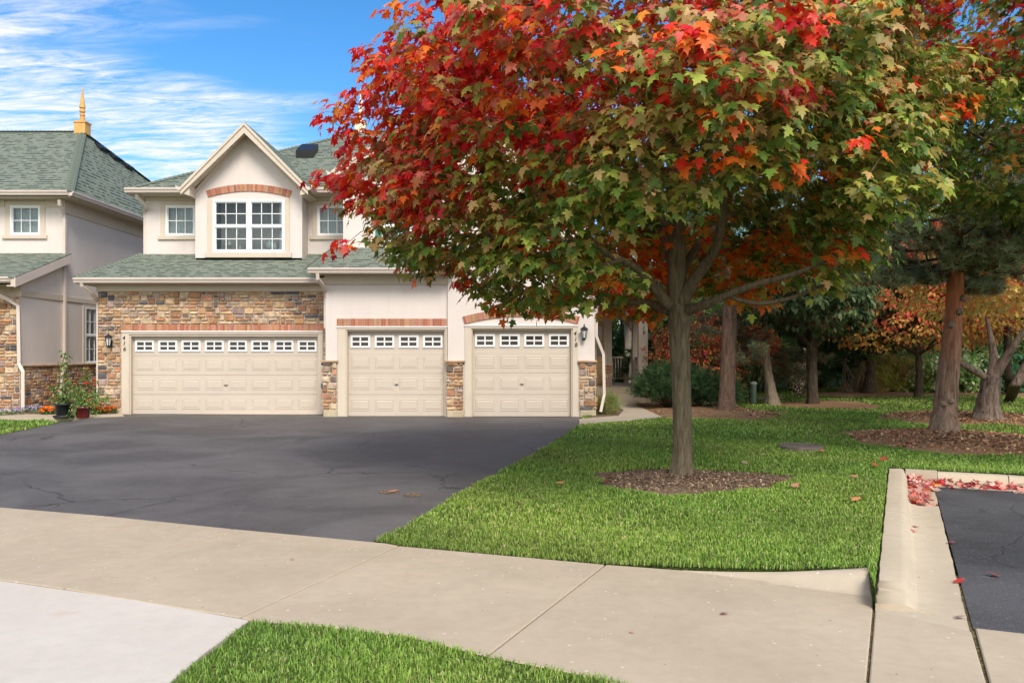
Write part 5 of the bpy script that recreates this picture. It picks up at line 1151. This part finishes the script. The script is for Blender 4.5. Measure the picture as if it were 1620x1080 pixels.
# ---------------- shrubs
def shrub(name, ctr, rx, ry, h, cols, label, n=200, size=(.05, .09), per=(10, 16), spread=.12, cat='shrub', group=None, stems=8, seed=1, z0=.1, mat='foliage', matb='bark_dark', needles=False, flat=.6):
    r = np.random.default_rng(seed); zb = lawn_h(*ctr); t = empty(name, (ctr[0], ctr[1], zb), label, cat, group); pts = []
    while len(pts) < n:
        a = r.uniform(0, 2*math.pi); e = math.asin(r.random()); f = r.uniform(.45, 1)**.5*(1+.16*math.sin(3*a+seed)+.10*math.sin(5*a+4*e+seed))
        pts.append((ctr[0]+rx*f*math.cos(a)*math.cos(e)**flat, ctr[1]+ry*f*math.sin(a)*math.cos(e)**flat, zb+z0+(h-z0)*f*math.sin(e)))
    pts = np.array(pts); b = MB()
    for i in range(stems):
        e = pts[r.integers(0, n)]; c = np.array([ctr[0]+r.uniform(-.15, .15)*rx, ctr[1]+r.uniform(-.15, .15)*ry, zb-.02]); mid = (e+c)/2+r.normal(size=3)*.07*h
        b.tube([tuple(c), tuple(mid), tuple(e)], [.02+.01*h, .015, .005], 5)
    b.build('stems', M[matb], t, True)
    if needles:
        c = np.array(cols)[r.integers(0, len(cols), n)]; k = 5; PP = np.repeat(pts, k, 0)+r.normal(size=(n*k, 3))*spread*.6; dd = PP-np.array([ctr[0], ctr[1], zb]); dd[:, 2] = dd[:, 2]*.4+.3
        V, T, CC = tuft(PP, dd, size[1], size[0], per[0], np.repeat(c, k, 0), .35); npmesh('foliage', V, T, CC, M['needle'], t)
    else:
        fx = lambda c, nn: np.array(cols)[r.integers(0, len(cols), nn)]*r.uniform(.75, 1.25)
        maple_crown(t, pts, ctr, fx, per, size, spread, 'foliage', OT, mat)
    return t
JG = ((.06, .13, .05), (.085, .17, .06), (.045, .09, .04), (.13, .20, .08))
shrub('juniper', (X(1060, 23.2), 23.2), 1.0, .9, 1.15, JG, 'dark green spreading juniper with bare twisted stems beside the porch steps', 330, (.007, .13), (16, 20), .2, needles=True, stems=16, seed=21, z0=.45)
shrub('juniper', (X(1112, 23.6), 23.6), 1.0, .8, 1.02, JG, 'dark green spreading juniper between the big maple trunk and the straight pine', 330, (.007, .13), (16, 20), .2, needles=True, stems=12, seed=22, z0=.3)
shrub('burning_bush', (X(1098, 25.6), 25.6), 1.45, 1.1, 2.75, ((.80, .12, .09), (.78, .22, .10), (.80, .35, .12), (.62, .07, .10), (.66, .42, .10)), 'tall shrub with coral pink and orange leaves on dark forked stems behind the junipers', 330, (.06, .11), (12, 19), .2, stems=22, seed=23, z0=.6)
shrub('burning_bush', (X(1185, 27.4), 27.4), 1.2, 1.0, 2.55, ((.70, .13, .05), (.66, .2, .06), (.5, .09, .05)), 'rust orange shrub showing just right of the straight pine trunk', 240, (.07, .12), (12, 18), .2, stems=12, seed=24, z0=1.2)
shrub('fountain_grass', (X(952, 20.9), 20.9), .38, .3, .42, ((.30, .36, .10), (.22, .30, .07), (.38, .34, .14)), 'tuft of thin yellow green ornamental grass at the foot of the downspout by the walk', 60, (.004, .26), (14, 20), .1, 'grass', needles=True, stems=3, seed=25, z0=.05)
shrub('fountain_grass', (X(1432, 30), 30), 1.9, .7, 1.05, ((.55, .5, .12), (.45, .48, .11), (.55, .36, .16)), 'wide clump of yellow and russet ornamental grass at the top of the lawn', 300, (.012, .34), (12, 20), .2, 'grass', needles=True, stems=6, seed=26, z0=.1)
shrub('hydrangea', (X(1478, 29.5), 29.5), 1.15, .9, 1.35, ((.24, .38, .10), (.32, .44, .13), (.6, .64, .38), (.18, .3, .07)), 'pale green hydrangea to the left of the leaning pine trunk, far side of the lawn', 230, (.10, .17), (10, 16), .2, stems=8, seed=27)
shrub('hydrangea', (X(1547, 29.0), 29.0), 1.25, .9, 1.35, ((.2, .36, .09), (.25, .4, .11), (.6, .64, .38), (.3, .42, .13)), 'pale green hydrangea between the leaning pine and the shaggy barked tree', 230, (.10, .17), (10, 16), .2, stems=8, seed=28)
shrub('hydrangea', (X(1606, 28.5), 28.5), 1.0, .8, 1.5, ((.04, .12, .05), (.07, .18, .07), (.09, .22, .10)), 'dark green broad leaved shrub at the right edge behind the shaggy barked tree', 200, (.12, .2), (10, 16), .2, stems=8, seed=29)
shrub('dogwood_shrub', (X(1352, 29.5), 29.5), .7, .6, 1.5, ((.5, .12, .14), (.45, .3, .25)), 'leafless looking shrub of thin pinkish twigs beside the dark trunk', 14, (.06, .1), (3, 6), .2, stems=34, seed=30, matb='bark_pale')
shrub('garden_shrub', (X(1267, 28.5), 28.5), .45, .4, 1.5, ((.62, .4, .12), (.55, .45, .3)), 'thin pale stemmed shrub with a few yellow leaves behind the young shade tree', 26, (.07, .1), (4, 8), .2, stems=14, seed=31, matb='bark_pale')
# evergreens and trees closing the view
def conifer(x, y, h, r, cols, label, seed, droop=.25, n=620, wd=.03, ln=.42):
    g_ = np.random.default_rng(seed); zb = lawn_h(x, y); t = empty('spruce_tree', (x, y, zb), label, 'tree', 'evergreens closing the far side of the lawn')
    trunk_mesh([(x, y, zb-.05), (x, y, zb+h*.5), (x, y, zb+h*.97)], [.16+.01*h, .1, .02], 12, 0, .03, 7, seed, 10).build('trunk', M['bark_dark'], t, True)
    f = g_.random(n)**.72; z = zb+.12*h+(h*.88)*(1-f); a = g_.uniform(0, 2*math.pi, n); R_ = r*(f**.85)*(g_.uniform(.55, 1.08, n)+.12*np.sin(a*5+seed)+.12*np.sin(z*4))
    p = np.column_stack([x+R_*np.cos(a), y+R_*np.sin(a), z-droop*R_*.4]); d = np.column_stack([np.cos(a), np.sin(a), np.full(n, -droop)])
    c = np.array(cols)[g_.integers(0, len(cols), n)]
    V, T, CC = tuft(p, d, ln, wd, 30, c, .4); npmesh('crown', V, T, CC, M['needle'], t)
EV = ((.10, .16, .055), (.14, .2, .07), (.07, .12, .045)); EV2 = ((.2, .26, .09), (.26, .3, .1)); EV3 = ((.15, .24, .07), (.12, .2, .06))
cl_ = [(985, 36, 6.0, 2.2, EV), (1040, 31, 6.5, 1.9, EV), (1085, 33, 7.5, 2.1, EV), (1130, 32, 6.6, 2.0, EV2), (1178, 30.5, 5.6, 1.7, EV3), (1215, 33, 6.8, 2.1, EV), (1255, 31.5, 5.8, 1.9, EV), (1300, 34, 7.4, 2.4, EV), (1345, 35, 7.8, 2.4, EV2), (1395, 34, 7.0, 2.3, EV), (1440, 36, 7.8, 2.5, EV), (1490, 35, 7.4, 2.3, EV2), (1535, 36, 7.8, 2.4, EV), (1580, 35, 7.0, 2.3, EV), (1625, 34, 7.4, 2.4, EV2), (1680, 33, 7.2, 2.4, EV)]
wh = ['behind the far porch railing', 'behind the porch posts', 'just left of the big maple trunk', 'between the big maple and the straight pine', 'with drooping light green boughs right of the straight pine', 'behind the small pale pine', 'left of the young shade tree', 'right behind the young shade tree', 'between the two shade trees', 'right behind the near black spreading tree', 'above the russet grass clump', 'left of the leaning pine trunk', 'right of the leaning pine trunk', 'behind the shaggy barked tree', 'at the right edge of the view', 'outside the right edge']
for i, ((u, y, h, r, c), wl_) in enumerate(zip(cl_, wh)): conifer(X(u, y), y, h, r, c, 'dense evergreen '+wl_, 50+i)
for i, (u, y, h, c, lb) in enumerate([(1150, 40, 9.5, ((.10, .14, .04), (.16, .18, .05), (.07, .10, .03)), 'tall olive tree beyond the evergreens, right of the big maple trunk'), (1290, 42, 9.5, ((.05, .09, .03), (.09, .13, .04), (.30, .28, .06)), 'tall green tree beyond the evergreens, behind the young shade tree'), (1430, 43, 10, ((.12, .15, .04), (.4, .3, .06), (.07, .1, .03)), 'tall tree turning yellow beyond the evergreens, left of the leaning pine'), (1570, 42, 10, ((.06, .1, .03), (.1, .13, .04), (.45, .16, .05)), 'tall green tree beyond the evergreens near the right edge')]):
    x = X(u, y); cn = crown_points(420, (x, y), [(1.2, 2.6), (3, 3.8), (6, 4.0), (8, 3.0), (h, 1.2)], .6, 70+i)
    broad('broadleaf_tree', (x, y, 0), [(x, y, 0), (x, y, 2), (x, y, 4)], [.25, .2, .15], simple_limbs(x, y, 2, h*.6, 3, .14, seed=i), cn, c, lb, 'bark_dark', (.22, .36), (14, 22), .6, nsec=30, seed=70+i, group='trees beyond the evergreens')
t_ = P(1192, 641); m = MB(); m.lathe((t_[0], t_[1], 0), [(.09, -.05), (.09, .62), (.11, .63), (.11, .68), (.05, .72)], 14); tag(m.build('bollard', M['post'], None, True), 'short pale green cylindrical post on the far lawn beside the small pale pine', 'post')
sheet('path', [(6.6, 27.2), (12.0, 27.0), (12.0, 28.2), (6.6, 28.4)], M['concrete'], .05)

# ================================================================== GRASS AND GROUND LITTER
UC = P(1267, 711)
excl = list(beds.values())+[[(UC[0]+.4*math.cos(k*.35), UC[1]+.5*math.sin(k*.35)) for k in range(18)]]+[[(p[0], p[1]) for p in walkway], [(p[0], p[1]) for p in lw], [(x, y) for x, y in ((6.6, 27.2), (12.0, 27.0), (12.0, 28.2), (6.6, 28.4))]]
LH = np.vectorize(lawn_h)
def blades(name, poly, tiers, hf, label, excl=(), fringe=0):
    g_ = np.random.default_rng(77); Ps, Ws, Ls = [], [], []
    xs = [p[0] for p in poly]; ys = [p[1] for p in poly]
    for y0, y1, dens, ln, wd in tiers:
        ya, yb = max(y0, min(ys)), min(y1, max(ys))
        if ya >= yb: continue
        xa, xb = max(min(xs), -.66*yb-1), min(max(xs), .68*yb+1); n = int((xb-xa)*(yb-ya)*dens)
        x = g_.uniform(xa, xb, n); y = g_.uniform(ya, yb, n)
        clump = np.sin(x*5.1+np.sin(y*3.3)*2)*np.sin(y*4.3+x)+.6*np.sin(x*13+y*7)*np.sin(y*17-x*5)
        k = inpoly(x, y, poly) & (x > -.66*y-.6) & (x < .68*y+.8) & (g_.random(n) < .8+.2*clump)
        for e in excl: k &= ~(inpoly(x, y, e) & (g_.random(n) > .0))
        x, y = x[k], y[k]; Ps.append(np.column_stack([x, y])); Ls.append(ln*g_.uniform(.5, 1.25, len(x))*(1+.22*clump[k])); Ws.append(np.full(len(x), wd)*g_.uniform(.7, 1.3, len(x)))
    p = np.vstack(Ps); Ln = np.concatenate(Ls); W = np.concatenate(Ws); n = len(p)
    z = hf(p[:, 0], p[:, 1]) if callable(hf) else np.full(n, hf)
    B = np.column_stack([p, z-.004]); a = g_.uniform(0, 2*math.pi, n)+1.1*np.sin(p[:, 0]*2.1+p[:, 1]); lean = g_.uniform(.15, 1.0, n)
    d = np.column_stack([np.cos(a), np.sin(a), np.zeros(n)]); s = np.column_stack([-np.sin(a+g_.uniform(-.8, .8, n)), np.cos(a), np.zeros(n)])*W[:, None]*.5
    up = np.array([0, 0, 1.0]); mid = B+(d*lean[:, None]*.28+up*.62)*Ln[:, None]; tip = B+(d*lean[:, None]*.95+up*(1-.35*lean[:, None]))*Ln[:, None]
    V = np.stack([B-s, B+s, mid+s*.8, mid-s*.8, tip], 1).reshape(-1, 3); base = np.arange(n)*5
    T = np.stack([np.stack([base, base+1, base+2], 1), np.stack([base, base+2, base+3], 1), np.stack([base+3, base+2, base+4], 1)], 1).reshape(-1, 3)
    pal = np.array([(.165, .29, .035), (.22, .35, .05), (.29, .41, .08), (.12, .22, .03), (.42, .43, .15), (.52, .45, .24)])
    patch = .5+.5*np.sin(p[:, 0]*1.3+1.7*np.sin(p[:, 1]*.9))*np.sin(p[:, 1]*1.1+p[:, 0]*.4)
    w0 = g_.random(n); idx = np.where(w0 < .30, 0, np.where(w0 < .62, 1, np.where(w0 < .80, 2, np.where(w0 < .93, 3, np.where(w0 < .975, 4, 5)))))
    ptc = .5+.5*np.sin(p[:, 0]*.7+2*np.sin(p[:, 1]*.45+1))*np.sin(p[:, 1]*.63+p[:, 0]*.9)
    c = pal[idx]*(1+.45*(patch[:, None]-.5))*(1+np.array([.35, .1, .25])*(ptc[:, None]-.4))*g_.uniform(.8, 1.2, (n, 1)); C_ = np.repeat(c, 5, 0); C_ = C_.reshape(n, 5, 3); C_[:, 4] *= 1.1; C_[:, 0] = C_[:, 0]*.9+.02; C_[:, 1] = C_[:, 1]*.9+.02
    o = npmesh(name, V, T, C_.reshape(-1, 3), M['grass']); return tag(o, label, 'grass', None, 'stuff')
TI = [(1, 5.2, 12000, .040, .0048), (5.2, 7.5, 9000, .043, .0062), (7.5, 10.5, 5200, .047, .0085), (10.5, 15, 2300, .052, .013), (15, 22, 800, .058, .02), (22, 34, 300, .07, .034)]
blades('grass', [(p[0], p[1]) for p in lawn_poly], TI, LH, 'bright green mown grass of the big lawn around the maple', excl)
blades('grass', [(p[0], p[1]) for p in near_lawn], TI, .006, 'bright green strip of grass at the bottom edge between two pavements')
blades('grass', [(p[0], p[1]) for p in left_lawn], TI, .006, 'small wedge of grass at the left edge beside the driveway')
# chips and crumbs on the beds
def chips(name, c, rx, ry, n, size, cols, mat, label, seed, hz=.05, cat='mulch', circ=None):
    g_ = np.random.default_rng(seed); a = g_.uniform(0, 6.283, n); f = np.sqrt(g_.random(n))*.96; p = np.column_stack([c[0]+rx*f*np.cos(a), c[1]+ry*f*np.sin(a)])
    z = LH(p[:, 0], p[:, 1])+hz*(1-f**2.2)+.012
    pos = np.column_stack([p, z]); nr = unit(g_.normal(size=(n, 3))*.5+[0, 0, 1]); tp = g_.normal(size=(n, 3))
    V0 = np.array([(-.5, -.2, 0), (.5, -.25, 0), (.45, .2, .06), (-.5, .25, .03)]); T0 = np.array([(0, 1, 2), (0, 2, 3)])
    V, T, CC = place((V0, T0), pos, nr, tp, g_.uniform(size*.5, size*1.5, n), np.array(cols)[g_.integers(0, len(cols), n)]*g_.uniform(.7, 1.3, (n, 1)))
    return tag(npmesh(name, V, T, CC, M['litter']), label, cat, None, 'stuff')
chips('wood_chips', (2.19, 10.12), 1.15, .95, 4200, .028, ((.30, .20, .12), (.16, .10, .06), (.45, .34, .23), (.10, .06, .04), (.22, .13, .08)), 'soil', 'brown bark crumbs scattered over the soil ring of the big maple', 1)
chips('wood_chips', (8.05, 14.7), 1.9, 2.1, 5200, .06, ((.42, .24, .12), (.34, .17, .08), (.55, .38, .2), (.18, .10, .06), (.45, .17, .09)), 'mulch', 'rusty needles and bark mulch round the leaning pine', 2, .09)
chips('wood_chips', (10.9, 19.6), 2.0, 1.8, 3200, .07, ((.42, .23, .11), (.32, .16, .08), (.52, .34, .18), (.18, .10, .06)), 'mulch', 'rusty bark mulch round the shaggy barked tree', 3, .09)
chips('wood_chips', (5.4, 21.6), 1.9, 1.9, 2500, .06, ((.40, .22, .12), (.30, .15, .08), (.50, .33, .19), (.18, .10, .06)), 'mulch', 'brown bark mulch below the junipers and the straight pine', 4, .03)
# ---------------- leaves
LC = {'red': (.55, .05, .04), 'pink': (.62, .25, .19), 'orange': (.66, .26, .12), 'dark': (.30, .09, .09), 'tan': (.55, .36, .22)}
def one_leaf(name, x, y, z, col, s, label, seed, cat='leaf', group='fallen leaves lying about'):
    g_ = np.random.default_rng(seed); V, T = LT; c = np.array([LC[col]]); yaw = g_.uniform(0, 6.28)
    W, TT, CC = place(LT, np.zeros((1, 3)), np.array([[g_.uniform(-.35, .35), g_.uniform(-.35, .35), 1]]), np.array([[math.cos(yaw), math.sin(yaw), .0]]), np.array([s]), c, np.array([g_.uniform(-1.6, 1.4)]))
    W = W-[W[:, 0].mean(), W[:, 1].mean(), W[:, 2].min()]; st = W[1:2]                                                   # stalk
    o = npmesh(name, W, TT, CC*g_.uniform(.8, 1.2, (len(CC), 1)), M['litter']); o.location = (x, y, z); return tag(o, label, cat, group)
fl = [(886, 765, 'orange', 'orange fallen leaf on the grass left of the soil ring'), (1240, 760, 'red', 'bright red fallen leaf at the right end of the soil ring'), (1273, 806, 'pink', 'faded pink fallen leaf on the grass below the right end of the soil ring'),
      (1354, 811, 'orange', 'orange fallen leaf on the grass left of the side kerb, nearest the walk'), (1351, 768, 'pink', 'pink fallen leaf on the grass, left of the kerb corner'), (1384, 754, 'red', 'small red fallen leaf on the grass just left of the kerb corner'),
      (1398, 733, 'red', 'red fallen leaf on the grass above the kerb corner'), (1140, 716, 'orange', 'small orange fallen leaf on the grass right behind the big maple trunk'), (1178, 735, 'tan', 'tan fallen leaf on the grass above the soil ring'), (1205, 757, 'tan', 'tan fallen leaf on the right part of the soil ring'),
      (1184, 756, 'pink', 'pink fallen leaf inside the soil ring right of the trunk'), (1050, 745, 'orange', 'orange fallen leaf at the back of the soil ring left of the trunk'), (957, 763, 'red', 'dark red fallen leaf at the left end of the soil ring'), (1258, 779, 'pink', 'pale pink fallen leaf on the grass below the red one'),
      (1300, 715, 'orange', 'orange fallen leaf beside the utility cover on the lawn'), (1282, 716, 'tan', 'tan fallen leaf touching the utility cover'), (820, 805, 'tan', 'tan fallen leaf on the grass near the driveway edge'), (1040, 700, 'orange', 'orange leaf on the grass left of the big maple trunk')]
for i, (u, v, c, lb) in enumerate(fl):
    p = P(u, v, .03); z = lawn_h(p[0], p[1])+.035; one_leaf('fallen_leaf', p[0], p[1], z, c, .105, lb, 100+i)
for i, (u, v, c, lb, z, s) in enumerate([(1448, 834, 'red', 'red fallen leaf in the gutter beside the side kerb, farther one', .012, .075), (1444, 841, 'pink', 'pink fallen leaf in the gutter beside the side kerb, nearer one', .012, .07), (1505, 859, 'dark', 'dark curled fallen leaf on the seam between gutter and asphalt', .012, .075), (1573, 911, 'red', 'red fallen leaf alone on the parking asphalt', .008, .085), (1517, 921, 'red', 'red curled fallen leaf on the gutter edge beside the parking asphalt', .012, .08), (1519, 977, 'dark', 'dull purple fallen leaf at the near end of the gutter', .012, .07),
      (622, 777, 'pink', 'pink fallen leaf on the driveway beside the rust coloured patch', .004, .12), (806, 697, 'tan', 'crumpled tan fallen leaf on the driveway near the lawn edge', .004, .14), (1145, 971, 'dark', 'small dark twig like leaf on the sidewalk', .016, .05), (1000, 1000, 'tan', 'tiny tan leaf scrap on the sidewalk, right of the joint', .016, .03), (462, 885, 'dark', 'tiny dark leaf scrap on the middle sidewalk slab', .016, .035)]):
    p = P(u, v, z); one_leaf('fallen_leaf', p[0], p[1], z+.004, c, s, lb, 140+i)
g_ = np.random.default_rng(5); n = 900; b = np.where(g_.random(n) < .42, 0, 1); u_ = g_.random(n)
px = np.empty((n, 3)); 
for i in range(n):
    if b[i] == 0: t = -.18-1.75*u_[i]**1.5; a = .215+abs(g_.normal())*.12*(1+.35*t/1.9)+.03; a = min(a, .50); px[i] = kp(a, t, .02+.05*g_.random()*max(0, 1-(a-.2)/.2))
    else: a = .25+4.5*u_[i]**.9; t = -.225-abs(g_.normal())*.14; t = max(t, -.62); px[i] = kp(a, t, .02+.05*g_.random()*max(0, 1-(-t-.2)/.25))
col = np.array([(.62, .05, .06), (.70, .16, .13), (.74, .40, .33), (.45, .04, .06), (.68, .26, .20), (.72, .52, .42), (.70, .28, .08)])[g_.choice(7, n, p=[.18, .18, .22, .06, .18, .14, .04])]
V, T, CC = place(LT, px, unit(g_.normal(size=(n, 3))*.42+[0, 0, 1]), g_.normal(size=(n, 3)), g_.uniform(.06, .105, n), col*g_.uniform(.7, 1.2, (n, 1)), g_.uniform(-2.2, 1.8, n))
tag(npmesh('leaf_litter', V, T, CC, M['litter']), 'drift of red and pink fallen leaves in the gutter corner of the parking bay', 'leaves', None, 'stuff')
# utility cover on the lawn, rusty patches on the driveway
c = P(1267, 711); m = MB(); zl = lawn_h(c[0], c[1])+.012; m.lathe((c[0], c[1], zl), [(.36, -.02), (.36, .035), (.34, .045), (.33, .038), (.05, .042), (.03, .052), (.001, .053)], 28); tag(m.build('utility_cover', M['iron']), 'round brown utility cover set flush in the lawn', 'cover')
for (u, v, r_, lb) in ((617, 778, .13, 'round crumbling rust coloured patch on the driveway, left one'), (653, 783, .12, 'round crumbling rust coloured patch on the driveway, right one')):
    c = P(u, v); m = MB(); n = 20; vs = [(c[0], c[1], .0052)]
    for k in range(n): a = 6.283*k/n; rr = r_*random.uniform(.8, 1.1); vs.append((c[0]+rr*math.cos(a), c[1]+rr*math.sin(a), .0045))
    m.add(vs, [(0, 1+k, 1+(k+1) % n) for k in range(n)]); tag(m.build('patch', M['soil']), kind='structure')

# ================================================================== FLOWERS AND POTS
def flowers(name, ctr, rx, ry, h, leafc, petc, label, n=60, heads=60, hs=.022, seed=1, group=None, cat='flowers', parent=None):
    g_ = np.random.default_rng(seed); zb = .04; t = empty(name, (ctr[0], ctr[1], zb), label, cat, group)
    def pts(n, k0): a = g_.uniform(0, 6.283, n); f = np.sqrt(g_.random(n)); return np.column_stack([ctr[0]+rx*f*np.cos(a), ctr[1]+ry*f*np.sin(a), zb+h*np.sqrt(np.maximum(0, 1-f**2*.8))*g_.uniform(k0, 1, n)])
    cen = pts(n, .2); maple_crown(t, cen, ctr, lambda c, nn: np.array(leafc)[g_.integers(0, len(leafc), nn)], (8, 13), (.03, .06), .06, 'foliage', OT, 'foliage')
    hp = pts(heads, .85); V5 = []
    k = 12; pos = np.repeat(hp+[0, 0, .02], k, 0); dr = unit(g_.normal(size=(len(pos), 3))*[1, 1, .5]+[0, -.25, .35])
    V, T, CC = place(OT, pos, unit(dr+[0, 0, .6]), dr, g_.uniform(hs*.7, hs*1.4, len(pos)), np.repeat(np.array(petc)[g_.integers(0, len(petc), heads)], k, 0)*g_.uniform(.8, 1.2, (len(pos), 1)))
    npmesh('blossoms', V, T, CC, M['flower'], t); return t
GL = ((.07, .16, .04), (.12, .22, .06), (.05, .11, .03)); ORG = ((.85, .15, .01), (.88, .25, .02), (.75, .08, .02))
for u, v, rx, lb in ((75, 657, .20, 'orange marigolds left of the black pot'), (152, 656, .22, 'orange marigolds just right of the maroon pot'), (172, 656, .2, 'orange marigolds at the foot of the stone wall')):
    p = P(u, v); flowers('marigold', (p[0], p[1]), rx, .17, .2, GL, ORG, lb, 26, 52, .045, 200+u, 'marigolds by the pots')
for u, v, rx, lb in ((-20, 658, .3, 'lavender flowers at the very left edge of the bed'), (14, 658, .3, 'lavender flowers below the stone corner of the left house'), (40, 655, .3, 'lavender flowers at the foot of the left downspout'), (60, 654, .28, 'pale lavender flowers nearest the marigolds')):
    p = P(u, v); flowers('alyssum', (p[0], p[1]), rx, .25, .17, ((.12, .18, .08), (.2, .26, .12)), ((.42, .30, .62), (.55, .42, .70), (.30, .2, .5), (.7, .62, .72)), lb, 30, 60, .024, 300+u, 'lavender flowers along the bed')
def pot(name, u, v, r, h, mat, label, tray=False):
    p = P(u, v, .0); t = empty(name, (p[0], p[1], .03), label, 'flower pot', 'flower pots by the garage')
    m = MB(); m.lathe((p[0], p[1], .035), [(r*.72, 0), (r*.78, .02), (r*.96, h*.86), (r*1.05, h*.87), (r*1.06, h), (r*.95, h), (r*.9, h*.9)], 28); m.build('vessel', M[mat], t, True)
    if tray: m = MB(); m.lathe((p[0], p[1], .03), [(r*.9, 0), (r*1.15, .005), (r*1.2, .05), (r*1.1, .05), (r*.8, .02)], 24); m.build('saucer', M[mat], t, True)
    m = MB(); m.lathe((p[0], p[1], .035+h*.86), [(r*.93, 0), (.001, .02)], 20); m.build('soil', M['soil'], t); return t, p
t, p = pot('flower_pot', 101, 662, .20, .34, 'blackpot', 'round black flower pot with a tall climbing plant', True)
g_ = np.random.default_rng(8)
def plant(name, p, z0, stems, leafc, label, n, size, blossoms=None, hs=.03, cat='plant', seed=1, bn=10):
    t = empty(name, (p[0], p[1], z0), label, cat); b = MB(); pts = []; g_ = np.random.default_rng(seed)
    for path in stems:
        b.tube(path, [.010]*(len(path)-1)+[.004], 5)
        for i in range(len(path)-1):
            for k in range(n): f = g_.random(); pts.append(np.array(path[i])*(1-f)+np.array(path[i+1])*f+g_.normal(size=3)*.05)
    b.build('stem', M['bark_dark'], t, True); pts = np.array(pts)
    maple_crown(t, pts, (p[0], p[1]), lambda c, nn: np.array(leafc)[g_.integers(0, len(leafc), nn)]*g_.uniform(.8, 1.2), (4, 8), size, .08, 'foliage', OT, 'foliage')
    if blossoms:
        hp = pts[g_.choice(len(pts), bn)]+[0, -.08, .05]; k = 14; pos = np.repeat(hp, k, 0); dr = unit(g_.normal(size=(len(pos), 3)))
        V, T, CC = place(OT, pos, dr[::-1], dr, g_.uniform(hs*.7, hs*1.3, len(pos)), np.repeat(np.array(blossoms)[g_.integers(0, len(blossoms), bn)], k, 0)); npmesh('blossoms', V, T, CC, M['flower'], t)
x, y = p[0], p[1]
LG = ((.12, .24, .05), (.20, .32, .08), (.08, .16, .04), (.28, .36, .12))
plant('climbing_plant', p, .35, [[(x, y, .33), (x-.03, y, .75), (x+.0, y+.02, 1.1), (x-.02, y, 1.4), (x+.05, y, 1.62)], [(x, y, .33), (x-.2, y, .6), (x-.28, y, .85)], [(x, y, .33), (x+.2, y-.05, .55), (x+.3, y, .75)], [(x, y, .33), (x-.12, y-.05, .5), (x-.2, y-.1, .45)], [(x, y, .33), (x+.05, y-.05, .6), (x+.1, y, .95)]], LG, 'tall leafy climbing plant with a few pink flowers, in the black pot', 14, (.04, .08), ((.75, .12, .12), (.85, .3, .05)), .03, seed=41, bn=7)
t, p = pot('flower_pot', 131, 663, .18, .27, 'redpot', 'smaller maroon glazed flower pot'); x, y = p[0], p[1]
plant('potted_plant', p, .28, [[(x, y, .26), (x+.02, y, .5), (x+.0, y, .78)], [(x, y, .26), (x-.12, y, .5), (x-.25, y, .66)], [(x, y, .26), (x+.15, y, .5), (x+.35, y, .6)], [(x, y, .26), (x-.15, y-.1, .3), (x-.2, y-.14, .1)], [(x, y, .26), (x+.2, y-.05, .4), (x+.42, y, .42)], [(x, y, .26), (x-.04, y, .5), (x-.1, y, .9)]], LG, 'bushy yellow green plant spilling over the maroon pot', 15, (.035, .07), ((.8, .6, .3),), .02, seed=42, bn=4)
x, y = X(146, 20.6), 20.6
plant('rose_bush', (x, y), .04, [[(x, y, .05), (x-.05, y, .6), (x-.15, y, 1.0), (x-.1, y, 1.25)], [(x, y, .05), (x+.1, y, .5), (x+.05, y, .9)], [(x, y, .05), (x-.3, y, .5), (x-.45, y, .85)], [(x, y, .05), (x+.28, y, .4), (x+.4, y, .5)]], LG, 'tall plant with orange red flowers behind the maroon pot against the wall', 13, (.04, .07), ((.85, .14, .03), (.8, .06, .03)), .045, seed=43, bn=12)
